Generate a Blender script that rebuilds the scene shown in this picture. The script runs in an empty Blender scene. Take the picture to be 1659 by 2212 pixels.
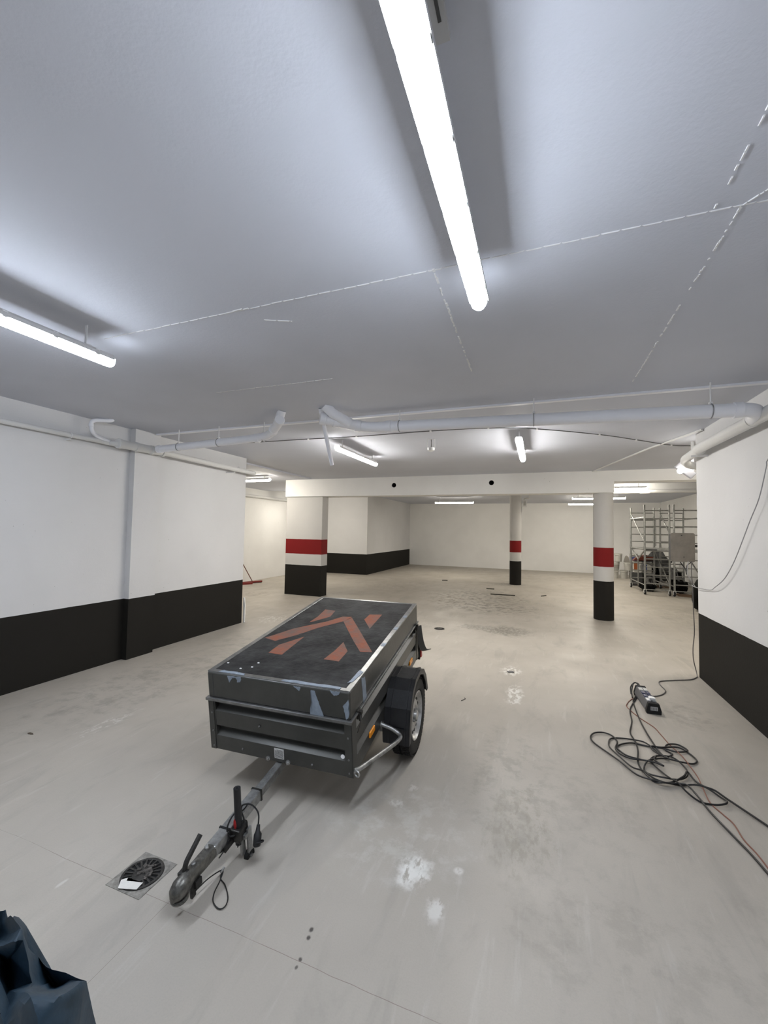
import bpy, bmesh, math, random
from mathutils import Vector, Matrix
from math import pi, sin, cos, radians
random.seed(7)
S = bpy.context.scene
COL = S.collection
# ---------------------------------------------------------------- camera
FPX = 890.789
cam_d = bpy.data.cameras.new('camera'); cam = bpy.data.objects.new('camera', cam_d); COL.objects.link(cam)
R_ = Vector((0.93653, 0.35014, 0.01776)); U_ = Vector((-0.00154, -0.04655, 0.99891)); F_ = Vector((-0.35058, 0.93554, 0.04306))
m = Matrix((R_, U_, -F_)).transposed().to_4x4(); m.translation = Vector((0, 0, 1.65))
cam.matrix_world = m
cam_d.sensor_fit = 'VERTICAL'; cam_d.sensor_height = 24.0; cam_d.lens = FPX * 24.0 / 2212.0
cam_d.clip_start = 0.02; cam_d.clip_end = 100
S.camera = cam
# ---------------------------------------------------------------- world, exposure, lamp strengths
w = bpy.data.worlds.new('world'); S.world = w; w.use_nodes = True
w.node_tree.nodes['Background'].inputs[0].default_value = (1, 1, 1, 1)
w.node_tree.nodes['Background'].inputs[1].default_value = 0.0
S.view_settings.view_transform = 'Standard'; S.view_settings.look = 'None'
S.view_settings.gamma = 1.0; S.view_settings.use_curve_mapping = False
S.view_settings.exposure = 1.80
LAMP_NEAR = 31.0; LAMP_FAR = 40.0
COOL = (0.86, 0.93, 1.04); WARM = (1.0, 0.93, 0.80); MID = (1.0, 0.97, 0.92)

# ---------------------------------------------------------------- helpers
def mat(name, col, rough=0.6, metal=0.0, bump=0.0, bscale=40.0, vary=0.0, vscale=6.0, emit=None, es=0.0, spec=0.5, scratch=None):
    M = bpy.data.materials.new(name); M.use_nodes = True
    nt = M.node_tree; N = nt.nodes; L = nt.links; b = N['Principled BSDF']
    b.inputs['Base Color'].default_value = (*col, 1); b.inputs['Roughness'].default_value = rough
    b.inputs['Metallic'].default_value = metal; b.inputs['Specular IOR Level'].default_value = spec
    tc = N.new('ShaderNodeTexCoord')
    if vary or scratch:
        n = N.new('ShaderNodeTexNoise'); n.inputs['Scale'].default_value = vscale; n.inputs['Detail'].default_value = 6; n.inputs['Roughness'].default_value = .65
        L.new(tc.outputs['Object'], n.inputs['Vector'])
        r = N.new('ShaderNodeValToRGB'); r.color_ramp.elements[0].position = .35; r.color_ramp.elements[1].position = .7
        c2 = scratch if scratch else tuple(min(1, c * (1 + vary)) for c in col)
        c1 = col if scratch else tuple(c * (1 - vary) for c in col)
        r.color_ramp.elements[0].color = (*c1, 1); r.color_ramp.elements[1].color = (*c2, 1)
        L.new(n.outputs['Fac'], r.inputs[0]); L.new(r.outputs[0], b.inputs['Base Color'])
    if bump:
        n = N.new('ShaderNodeTexNoise'); n.inputs['Scale'].default_value = bscale; n.inputs['Detail'].default_value = 4
        L.new(tc.outputs['Object'], n.inputs['Vector'])
        bp = N.new('ShaderNodeBump'); bp.inputs['Strength'].default_value = bump; bp.inputs['Distance'].default_value = .01
        L.new(n.outputs['Fac'], bp.inputs['Height']); L.new(bp.outputs[0], b.inputs['Normal'])
    if emit:
        b.inputs['Emission Color'].default_value = (*emit, 1); b.inputs['Emission Strength'].default_value = es
    return M

class G:
    """small node-graph helper"""
    def __init__(s, name):
        s.M = bpy.data.materials.new(name); s.M.use_nodes = True; s.nt = s.M.node_tree; s.N = s.nt.nodes; s.L = s.nt.links; s.b = s.N['Principled BSDF']
        s.pos = s.N.new('ShaderNodeNewGeometry').outputs['Position']
        sp = s.N.new('ShaderNodeSeparateXYZ'); s.L.new(s.pos, sp.inputs[0]); s.x, s.y, s.z = sp.outputs
    def put(s, sock, v):
        if isinstance(v, (int, float)): sock.default_value = v
        elif isinstance(v, tuple): sock.default_value = (*v, 1) if len(v) == 3 and sock.type == 'RGBA' else v
        else: s.L.new(v, sock)
    def m(s, op, a, b=0.0, c=None):
        n = s.N.new('ShaderNodeMath'); n.operation = op; s.put(n.inputs[0], a); s.put(n.inputs[1], b)
        if c is not None: s.put(n.inputs[2], c)
        return n.outputs[0]
    def noise(s, scale, detail=4, rough=.55, sc=(1, 1, 1), rot=0, off=(0, 0, 0), dist=0):
        mp = s.N.new('ShaderNodeMapping'); mp.inputs['Scale'].default_value = sc; mp.inputs['Rotation'].default_value = (0, 0, rot); mp.inputs['Location'].default_value = off
        s.L.new(s.pos, mp.inputs[0]); n = s.N.new('ShaderNodeTexNoise'); n.inputs['Scale'].default_value = scale; n.inputs['Detail'].default_value = detail
        n.inputs['Roughness'].default_value = rough; n.inputs['Distortion'].default_value = dist; s.L.new(mp.outputs[0], n.inputs['Vector']); return n.outputs['Fac']
    def ramp(s, v, a, b, lo=0.0, hi=1.0, smooth=True):
        n = s.N.new('ShaderNodeMapRange'); n.interpolation_type = 'SMOOTHSTEP' if smooth else 'LINEAR'
        s.put(n.inputs[0], v); n.inputs[1].default_value = a; n.inputs[2].default_value = b; n.inputs[3].default_value = lo; n.inputs[4].default_value = hi; return n.outputs[0]
    def mix(s, f, a, b):
        n = s.N.new('ShaderNodeMix'); n.data_type = 'RGBA'; s.put(n.inputs[0], f); s.put(n.inputs[6], a); s.put(n.inputs[7], b); return n.outputs[2]
    def bump(s, h, st, d=.01):
        n = s.N.new('ShaderNodeBump'); n.inputs['Strength'].default_value = st; n.inputs['Distance'].default_value = d; s.L.new(h, n.inputs['Height']); s.L.new(n.outputs[0], s.b.inputs['Normal'])
    def out(s, col, rough=.8, spec=.3):
        s.put(s.b.inputs['Base Color'], col); s.put(s.b.inputs['Roughness'], rough); s.b.inputs['Specular IOR Level'].default_value = spec; return s.M

WHITE = (.84, .835, .82); BLACKP = (.0115, .0105, .0085); REDP = (.20, .009, .010)
def wall_mat(name, bands=(), white=WHITE, pits=.6):
    """painted concrete; bands = (z0, z1, colour)"""
    g = G(name)
    big = g.noise(.9, 4); col = g.mix(g.ramp(big, .3, .75), white, tuple(c * .93 for c in white))
    pit = g.noise(38, 2, .5, off=(3, 1, 2)); col = g.mix(g.m('MULTIPLY', g.ramp(pit, .74, .80), pits), col, (.22, .21, .2))
    wob = g.m('MULTIPLY_ADD', g.noise(9, 2), .006, g.z)
    for z0, z1, c in bands:
        k = g.m('MULTIPLY', g.m('GREATER_THAN', wob, z0), g.m('LESS_THAN', wob, z1)); col = g.mix(k, col, c)
    M = g.out(col, .75, .25)
    g.bump(g.m('ADD', g.noise(60, 3), g.m('MULTIPLY', g.noise(6, 3), .6)), .18, .006)
    return M

def tag(o, label=None, cat=None, group=None, kind=None):
    if label: o['label'] = label
    if cat: o['category'] = cat
    if group: o['group'] = group
    if kind: o['kind'] = kind
    return o
def obj(name, bm, M, parent=None, smooth=False, bevel=0, seg=2):
    me = bpy.data.meshes.new(name); bmesh.ops.recalc_face_normals(bm, faces=bm.faces[:]); bm.to_mesh(me); bm.free()
    for mm in (M if isinstance(M, (list, tuple)) else [M]): me.materials.append(mm)
    if smooth:
        for p_ in me.polygons: p_.use_smooth = True
        try: me.set_sharp_from_angle(angle=radians(38))
        except Exception: pass
    o = bpy.data.objects.new(name, me); COL.objects.link(o)
    if parent is not None: o.parent = parent
    if bevel:
        b = o.modifiers.new('b', 'BEVEL'); b.width = bevel; b.segments = seg; b.limit_method = 'ANGLE'; b.angle_limit = radians(50)
    return o
def empty(name, loc, rot=(0, 0, 0)):
    o = bpy.data.objects.new(name, None); COL.objects.link(o); o.location = loc; o.rotation_euler = rot; o.empty_display_size = .1; return o
def NB(): return bmesh.new()
def box(bm, x0, x1, y0, y1, z0, z1, M=None, mi=0):
    v = [bm.verts.new(p) for p in ((x0,y0,z0),(x1,y0,z0),(x1,y1,z0),(x0,y1,z0),(x0,y0,z1),(x1,y0,z1),(x1,y1,z1),(x0,y1,z1))]
    if M is not None:
        for q in v: q.co = M @ q.co
    for f in ((0,3,2,1),(4,5,6,7),(0,1,5,4),(1,2,6,5),(2,3,7,6),(3,0,4,7)): bm.faces.new([v[i] for i in f]).material_index = mi
    return bm
def prism(bm, pts, axis, a, b):
    """extrude a polygon; axis 'x': pts=(y,z); 'y': (x,z); 'z': (x,y)"""
    def P(p, t): return {'x': (t, p[0], p[1]), 'y': (p[0], t, p[1]), 'z': (p[0], p[1], t)}[axis]
    A = [bm.verts.new(P(p, a)) for p in pts]; B = [bm.verts.new(P(p, b)) for p in pts]; n = len(pts)
    bm.faces.new(A); bm.faces.new(B[::-1])
    for i in range(n): bm.faces.new((A[i], B[i], B[(i+1) % n], A[(i+1) % n]))
    return bm
def tube(bm, pts, r, n=10, caps=True, hollow=False):
    pts = [Vector(p) for p in pts]; k = len(pts); rs = r if isinstance(r, (list, tuple)) else [r] * k
    T = [(pts[min(i+1, k-1)] - pts[max(i-1, 0)]).normalized() for i in range(k)]
    up = Vector((0, 0, 1)) if abs(T[0].z) < .9 else Vector((1, 0, 0)); u = T[0].cross(up).normalized(); rings = []
    for i in range(k):
        u = (u - T[i] * u.dot(T[i])); u = u.normalized() if u.length > 1e-6 else T[i].orthogonal().normalized(); v = T[i].cross(u)
        rings.append([bm.verts.new(pts[i] + (u * cos(2*pi*j/n) + v * sin(2*pi*j/n)) * rs[i]) for j in range(n)])
    for a, b in zip(rings, rings[1:]):
        for j in range(n): bm.faces.new((a[j], a[(j+1) % n], b[(j+1) % n], b[j]))
    if caps: bm.faces.new(rings[0][::-1]); bm.faces.new(rings[-1])
    return bm
def ring(bm, c, nrm, R, r, n=24, k=8, sy=1.0):
    nrm = Vector(nrm).normalized(); u = nrm.orthogonal().normalized(); v = nrm.cross(u); c = Vector(c); P = []
    for i in range(n):
        t = 2*pi*i/n; d = u*cos(t) + v*sin(t)*sy; P.append([bm.verts.new(c + d*R + (d*cos(2*pi*j/k) + nrm*sin(2*pi*j/k))*r) for j in range(k)])
    for i in range(n):
        a, b = P[i], P[(i+1) % n]
        for j in range(k): bm.faces.new((a[j], a[(j+1) % k], b[(j+1) % k], b[j]))
    return bm
def lathe(bm, prof, c=(0, 0, 0), axis='x', n=48, close=True):
    """prof = (along axis, radius) closed loop or open"""
    c = Vector(c); rg = []
    for a, r in prof:
        row = []
        for i in range(n):
            t = 2*pi*i/n
            p = {'x': (a, r*cos(t), r*sin(t)), 'y': (r*cos(t), a, r*sin(t)), 'z': (r*cos(t), r*sin(t), a)}[axis]; row.append(bm.verts.new(c + Vector(p)))
        rg.append(row)
    for a, b in zip(rg, rg[1:] + ([rg[0]] if close == 'loop' else [])):
        for i in range(n): bm.faces.new((a[i], a[(i+1) % n], b[(i+1) % n], b[i]))
    if close is True: bm.faces.new(rg[0][::-1]); bm.faces.new(rg[-1])
    return bm
def spline(pts, sub=5):
    P = [Vector(p) for p in pts]; o = []
    for i in range(len(P)-1):
        a, b, c, d = P[max(i-1, 0)], P[i], P[i+1], P[min(i+2, len(P)-1)]
        for s in range(sub):
            t = s/sub; o.append(.5*((2*b) + (c-a)*t + (2*a-5*b+4*c-d)*t*t + (3*b-a-3*c+d)*t**3))
    o.append(P[-1]); return o
def arc(pts, r=.05, n=6):
    """polyline with rounded corners"""
    P = [Vector(p) for p in pts]; o = [P[0]]
    for i in range(1, len(P)-1):
        a = (P[i-1]-P[i]); b = (P[i+1]-P[i]); q = min(r, a.length*.49, b.length*.49); A = P[i]+a.normalized()*q; B = P[i]+b.normalized()*q
        for k in range(n+1):
            t = k/n; o.append(A*(1-t)**2 + P[i]*2*t*(1-t) + B*t*t)
    o.append(P[-1]); return o
def copy_tree(o, parent=None):
    c = o.copy(); COL.objects.link(c); c.parent = parent
    for ch in list(o.children): copy_tree(ch, c)
    return c

# measured outlines (metres, room coordinates; tape and patch in trailer coordinates)
D = {"tape":[[[-0.431,0.546],[-0.401,0.599],[-0.321,0.758],[-0.122,0.976],[-0.045,1.107],[0.036,1.116],[0.006,1.008],[-0.135,0.822],[-0.224,0.652],[-0.324,0.515]],[[0.003,1.007],[0.043,1.097],[0.206,0.854],[0.43,0.514],[0.348,0.499],[0.235,0.657]],[[-0.257,0.328],[-0.257,0.463],[-0.202,0.554],[-0.152,0.638],[-0.151,0.491],[-0.149,0.323]],[[-0.262,0.922],[-0.255,1.056],[-0.274,1.239],[-0.171,1.229],[-0.149,1.082],[-0.231,0.95]],[[0.158,0.333],[0.173,0.474],[0.173,0.619],[0.263,0.484],[0.267,0.33]],[[0.157,1.085],[0.159,1.209],[0.265,1.231],[0.267,1.072],[0.27,0.905]]],"patch":[["z",[[-0.399,0.004,0.506],[-0.381,0.03,0.506],[-0.281,0.029,0.506],[-0.224,0.024,0.506],[-0.214,-0.0,0.506],[-0.306,-0.007,0.506],[-0.368,-0.015,0.506]]],["y",[[-0.327,0.0,0.498],[-0.315,-0.0,0.456],[-0.302,0.0,0.478],[-0.29,0.0,0.493],[-0.26,-0.0,0.491],[-0.258,-0.0,0.464],[-0.235,-0.0,0.47],[-0.228,0.0,0.501]]],["z",[[0.041,0.004,0.506],[0.055,0.027,0.506],[0.121,0.032,0.506],[0.236,0.032,0.506],[0.412,0.032,0.506],[0.421,0.012,0.506],[0.317,0.001,0.506],[0.187,-0.001,0.506],[0.086,-0.002,0.506]]],["y",[[0.132,0.0,0.496],[0.176,-0.0,0.494],[0.168,-0.0,0.47],[0.152,-0.0,0.48]]],["y",[[0.242,-0.0,0.486],[0.265,-0.0,0.484],[0.288,-0.0,0.429],[0.326,-0.0,0.32],[0.23,-0.0,0.32],[0.233,0.0,0.364],[0.249,-0.0,0.429]]],["y",[[0.363,-0.0,0.504],[0.426,0.0,0.511],[0.413,0.0,0.484],[0.387,-0.0,0.474]]],["x",[[0.482,0.173,0.516],[0.482,0.231,0.481],[0.482,0.254,0.337],[0.482,0.192,0.338]]],["z",[[0.433,0.086,0.506],[0.443,0.256,0.506],[0.473,0.23,0.506],[0.461,0.111,0.506]]],["y",[[0.441,0.0,0.422],[0.474,-0.0,0.463],[0.473,-0.0,0.36],[0.457,-0.0,0.345]]]],"orange":[[0.951,4.916,-0.0],[0.868,4.791,0.0],[0.813,4.668,0.0],[0.795,4.565,0.0],[0.851,4.362,0.0],[0.926,4.201,0.0],[0.949,4.055,0.0],[0.967,3.91,0.0],[0.995,3.716,0.0],[1.007,3.567,0.0],[1.011,3.429,0.0],[0.997,3.283,0.0],[0.995,3.166,0.0],[1.024,3.07,0.0],[1.049,2.991,0.0],[1.047,2.862,0.0],[1.065,2.762,0.0],[1.072,2.67,0.0],[1.077,2.598,0.0]],"grey":[[1.734,5.858,0.0],[1.695,5.791,0.0],[1.623,5.706,0.0],[1.447,5.608,-0.0],[1.296,5.517,0.0],[1.258,5.445,-0.0],[1.254,5.337,0.0],[1.26,5.206,0.0],[1.214,5.09,0.0],[1.146,5.005,0.0],[1.094,4.971,0.0]],"blk1":[[1.025,5.089,0.0],[0.981,5.022,0.0],[0.91,4.809,-0.0],[0.809,4.519,0.0],[0.771,4.235,0.0],[0.715,3.998,0.0],[0.722,3.827,0.0],[0.705,3.662,0.0],[0.677,3.522,0.0],[0.677,3.417,0.0],[0.684,3.322,0.0],[0.722,3.258,0.0],[0.782,3.251,0.0],[0.876,3.302,0.0],[0.959,3.317,0.0],[1.015,3.302,0.0],[1.069,3.253,0.0],[1.086,3.186,0.0],[1.055,3.146,0.0],[0.999,3.145,0.0],[0.934,3.152,0.0],[0.884,3.201,0.0],[0.854,3.268,0.0],[0.83,3.341,0.0],[0.799,3.424,0.0],[0.765,3.512,0.0],[0.765,3.574,0.0],[0.808,3.639,0.0],[0.885,3.671,0.0],[0.942,3.646,0.0],[0.973,3.538,0.0],[0.952,3.432,0.0],[0.884,3.357,0.0],[0.802,3.33,0.0],[0.718,3.356,0.0],[0.696,3.425,0.0],[0.739,3.517,0.0],[0.826,3.599,0.0],[0.888,3.624,0.0],[0.863,3.694,0.0],[0.793,3.838,0.0],[0.713,3.86,0.0],[0.619,3.859,0.0],[0.55,3.821,0.0],[0.522,3.744,0.0],[0.518,3.653,0.0],[0.564,3.523,0.0],[0.621,3.409,0.0],[0.679,3.361,0.0],[0.728,3.287,0.0],[0.801,3.278,-0.0],[0.87,3.281,0.0],[0.906,3.258,0.0],[0.934,3.152,0.0],[0.958,3.033,0.0],[1.002,2.862,0.0],[1.032,2.749,0.0],[1.047,2.65,-0.0],[1.058,2.545,0.0]],"blk2":[[1.042,5.096,0.0],[0.985,5.039,0.0],[0.906,4.837,0.0],[0.872,4.707,0.0],[0.846,4.336,0.0],[0.841,4.071,0.0],[0.85,3.826,0.0],[0.863,3.694,0.0],[0.888,3.624,0.0],[0.932,3.612,0.0],[0.979,3.608,0.0],[1.047,3.636,0.0],[1.084,3.697,0.0],[1.065,3.794,0.0],[1.012,3.857,0.0],[0.887,3.797,0.0],[0.819,3.786,0.0],[0.824,3.711,0.0],[0.881,3.653,-0.0],[0.942,3.727,0.0],[0.913,3.782,0.0],[0.929,3.85,-0.0],[0.963,3.894,0.0],[1.027,3.913,0.0],[1.068,3.855,0.0],[1.052,3.809,0.0],[0.975,3.774,0.0],[0.915,3.791,0.0],[0.813,3.793,0.0],[0.77,3.802,0.0],[0.687,3.803,0.0],[0.6,3.74,0.0],[0.569,3.665,0.0],[0.607,3.564,0.0],[0.673,3.536,0.0],[0.761,3.557,0.0],[0.819,3.627,0.0],[0.788,3.552,0.0],[0.825,3.478,0.0],[0.777,3.502,0.0],[0.705,3.521,0.0],[0.635,3.52,0.0],[0.58,3.578,0.0],[0.555,3.651,0.0],[0.585,3.77,0.0],[0.566,3.876,0.0],[0.505,3.9,0.0],[0.435,3.865,0.0],[0.398,3.787,0.0],[0.408,3.697,0.0],[0.478,3.585,0.0],[0.553,3.456,0.0],[0.63,3.314,0.0],[0.722,3.258,0.0],[0.815,3.284,0.0],[0.911,3.361,0.0],[0.957,3.447,0.0],[0.977,3.375,0.0],[1.008,3.318,0.0],[1.056,3.283,0.0],[1.103,3.221,0.0],[1.222,3.032,0.0],[1.258,2.956,0.0]],"paper":[[-1.778,1.402,0.0],[-1.806,1.439,0.0],[-1.788,1.459,0.0],[-1.778,1.445,0.0],[-1.7,1.465,0.0],[-1.695,1.428,0.0]],"loop":[[-1.385,1.608,0.0],[-1.364,1.55,0.0],[-1.336,1.512,0.0],[-1.3,1.495,0.0],[-1.277,1.497,0.0],[-1.271,1.518,0.0],[-1.292,1.554,0.0],[-1.346,1.597,0.0],[-1.392,1.619,0.0]],"wcab":[[1.72,3.868,2.402],[1.72,4.143,2.268],[1.72,4.174,2.206],[1.72,4.296,1.972],[1.72,4.464,1.784],[1.72,4.601,1.622],[1.72,4.798,1.402],[1.72,5.011,1.228],[1.72,5.243,1.118],[1.72,5.432,1.065],[1.72,5.636,1.039]],"pcab":[[1.862,6.1,0.988],[1.81,6.1,1.019],[1.764,6.1,1.1],[1.736,6.1,1.172],[1.733,6.1,1.257],[1.743,6.1,1.332]],"dcab":[[1.723,5.95,1.34],[1.721,5.95,1.186],[1.729,5.95,1.021],[1.735,5.95,0.747],[1.741,5.95,0.502],[1.725,5.95,0.31],[1.728,5.95,0.174],[1.754,5.95,0.042],[1.753,5.95,-0.012]]}
BAG = {"a":[-1.526,0.8,0.503],"b":[-1.438,0.78,0.544],"c":[-1.337,0.74,0.597],"d":[-1.42,0.8,0.517],"e":[-1.364,0.8,0.497],"f":[-1.329,0.78,0.487],"g":[-1.317,0.8,0.434],"h":[-1.227,0.8,0.44],"i":[-1.03,0.74,0.542],"j":[-0.999,0.71,0.541],"k":[-0.971,0.68,0.525],"l":[-0.97,0.64,0.626],"m":[-0.995,0.6,0.658],"n":[-1.207,0.72,0.479],"o":[-0.963,0.6,0.615],"p":[-1.071,0.6,0.566],"q":[-1.245,0.7,0.586],"r":[-1.364,0.72,0.523],"s":[-1.249,0.72,0.569],"t":[-1.517,0.8,0.419],"u":[-1.384,0.76,0.415],"v":[-1.278,0.73,0.581],"w":[-1.325,0.86,0.304],"x":[-1.333,0.74,0.396]}
# ---------------------------------------------------------------- setting
BB = (-1, .745, BLACKP)
m_wall = wall_mat('wall_paint'); m_wallb = wall_mat('wall_paint_black_base', (BB,), white=(.69, .688, .69))
m_pillar = wall_mat('pillar_paint', (BB, (1.02, 1.385, REDP)), white=(.60, .59, .575), pits=.2)
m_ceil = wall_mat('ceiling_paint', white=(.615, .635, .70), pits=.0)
m_beam = wall_mat('beam_paint', white=(.90, .895, .88), pits=.7)
def floor_mat():
    g = G('floor_coating')
    c = g.mix(g.ramp(g.noise(.55, 5, .6), .3, .7), (.40, .366, .316), (.465, .428, .374))
    st = g.noise(5, 5, .65, sc=(1.0, .28, 1), rot=radians(-38), dist=.6)
    c = g.mix(g.m('MULTIPLY', g.ramp(st, .50, .72), .38), c, (.28, .262, .232))
    st2 = g.noise(16, 4, .6, sc=(1.0, .12, 1), rot=radians(-8), off=(4, 2, 0))
    c = g.mix(g.m('MULTIPLY', g.ramp(st2, .58, .72), .34), c, (.54, .52, .475))
    c = g.mix(g.m('MULTIPLY', g.ramp(g.noise(150, 2), .35, .75), .10), c, (.25, .245, .22))
    fine = g.noise(7, 6, .7, off=(7, 7, 0)); fine2 = g.noise(22, 5, .7, sc=(1, .45, 1), off=(1, 9, 0), rot=.3)
    warp = g.noise(9, 4, .7, off=(2, 5, 0)); warp2 = g.noise(8, 4, .7, off=(9, 1, 0))
    def spot(cx, cy, rx, ry, col, k, f=fine, a=.45, b=.62, rot=0):
        nonlocal c
        dx = g.m('SUBTRACT', g.m('MULTIPLY_ADD', warp, rx*1.6, g.x), cx + rx*.8); dy = g.m('SUBTRACT', g.m('MULTIPLY_ADD', warp2, ry*1.6, g.y), cy + ry*.8)
        d = g.m('SQRT', g.m('ADD', g.m('POWER', g.m('DIVIDE', dx, rx), 2), g.m('POWER', g.m('DIVIDE', dy, ry), 2)))
        mk = g.m('MULTIPLY', g.ramp(d, 1.0, .35), g.ramp(f, a, b)); c = g.mix(g.m('MULTIPLY', mk, k), c, col)
    D1 = (.14, .13, .11); W1 = (.75, .74, .70)
    for s in ((-1.3, 10.6, 1.5, 1.9, D1, .75), (-1.0, 9.2, 1.2, .8, D1, .7), (-.5, 7.25, .5, .45, D1, .7, fine2, .3, .6), (-1.05, 7.3, .35, .25, D1, .5, fine2, .3, .6), (-.2, 9.6, .4, .5, D1, .5),
              (-2.1, 10.2, .5, 1.2, (.2, .16, .1), .5), (-.9, 13.6, .6, .5, D1, .6, fine2, .3, .6), (-4, 12, 1.5, 1.6, D1, .3), (2.8, 10, 1, 1.5, D1, .3), (-6.6, 8.6, .5, .5, (.18, .13, .1), .5),
              (-.56, 2.0, .10, .13, W1, .95, fine2, .38, .5), (-.42, 1.83, .06, .08, W1, .6, fine2, .42, .5), (-.22, 4.45, .10, .35, W1, .8, fine2, .45, .55), (-.3, 5.2, .15, .2, W1, .7, fine2, .45, .55),
              (-.7, 2.25, .5, .5, (.55, .54, .5), .5), (-2.5, 3.0, .15, .35, W1, .35, fine2, .45, .6), (-4.5, 6.4, .35, .4, W1, .7, fine2, .5, .6), (.1, 1.3, .3, .3, W1, .35, fine2, .5, .6),
              (-3.9, 3.3, .7, 1.6, D1, .28), (-3.6, 4.9, 1.2, .6, D1, .25), (.3, 2.9, .6, .6, D1, .16), (-.2, 3.0, .35, .9, (.22, .21, .18), .35), (.9, 1.9, .5, .7, D1, .15), (1.3, 4.6, .3, .5, D1, .3),
              (-.872, 1.565, .013, .015, (.05, .045, .04), .9, fine, .1, .3), (-.865, 1.53, .012, .014, (.05, .045, .04), .9, fine, .1, .3), (-.852, 1.445, .010, .012, (.06, .055, .05), .9, fine, .1, .3), (-.85, 1.415, .008, .010, (.06, .055, .05), .8, fine, .1, .3), (-.80, 2.45, .06, .05, W1, .5, fine2, .45, .55), (-.75, 2.62, .05, .04, W1, .4, fine2, .45, .55), (-.36, 2.08, .03, .03, W1, .6, fine2, .4, .5), (-3.35, 2.5, .10, .35, W1, .4, fine2, .5, .6), (-2.05, 1.34, .012, .035, W1, .4, fine2, .35, .5), (.25, 2.0, .5, .5, D1, .18), (-.35, 1.05, .35, .3, D1, .14), (.55, 1.45, .4, .3, D1, .2), (-.1, 2.5, .25, .5, (.24, .22, .17), .4, fine2, .45, .6)): spot(*s)
    # sawn joints
    wob = g.m('MULTIPLY_ADD', g.noise(3, 3), .02, g.y); j = g.m('LESS_THAN', g.m('ABSOLUTE', g.m('SUBTRACT', wob, 1.447)), .0011)
    j = g.m('MULTIPLY', j, g.m('LESS_THAN', g.x, -.2)); j = g.m('MULTIPLY', j, g.ramp(g.noise(2.2, 3), .3, .5)); c = g.mix(g.m('MULTIPLY', j, .6), c, (.14, .095, .08))
    j = g.m('MULTIPLY', g.m('LESS_THAN', g.m('ABSOLUTE', g.m('SUBTRACT', g.x, -1.517)), .0010), g.m('LESS_THAN', g.y, 1.47)); c = g.mix(g.m('MULTIPLY', j, .5), c, (.14, .095, .08))
    M = g.out(c, g.ramp(g.noise(2, 4), .3, .7, .42, .62), .35)
    g.bump(g.m('ADD', st, g.m('MULTIPLY', g.noise(70, 3), .35)), .12, .01)
    return M
m_floor = floor_mat()
def struct(name, bm, M, **k): return tag(obj(name, bm, M, **k), kind='structure')
def bx(*a): return box(NB(), *a)
HZ = 2.86; HR = 2.93
struct('floor', bx(-8.9, 4.9, -5.3, 19.6, -.12, 0), m_floor)
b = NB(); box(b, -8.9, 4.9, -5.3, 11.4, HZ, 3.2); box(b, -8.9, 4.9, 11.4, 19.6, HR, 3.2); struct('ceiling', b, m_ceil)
b = NB(); box(b, -5.06, -4.81, -5.2, 5.9, 0, HZ); box(b, -4.815, -4.725, 3.70, 4.07, 0, HZ); struct('wall_left', b, m_wallb)
b = NB(); box(b, 1.76, 2.02, -5.2, 5.87, 0, HZ); struct('wall_right', b, m_wallb)
struct('wall_front', bx(-8.6, 4.8, -5.25, -5.0, 0, HZ), m_wallb)
struct('wall_left_rear', bx(-8.6, -8.33, 2.6, 13.95, 0, HR), m_wall)
struct('wall_left_alcove', bx(-8.6, -5.06, 2.4, 2.65, 0, HZ), m_wall)
struct('wall_back_block', bx(-8.6, -5.85, 13.9, 19.5, 0, HR), m_wallb)
struct('wall_back', bx(-5.9, 4.8, 19.24, 19.5, 0, HR), m_wall)
struct('wall_right_rear', bx(4.56, 4.8, 2.9, 19.3, 0, HR), m_wall)
struct('wall_right_alcove', bx(2.0, 4.6, 2.7, 2.95, 0, HZ), m_wall)
struct('trim_1', bx(-8.3, -5.1, 5.9, 8.6, 2.83, HZ + .02), m_ceil)
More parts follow.
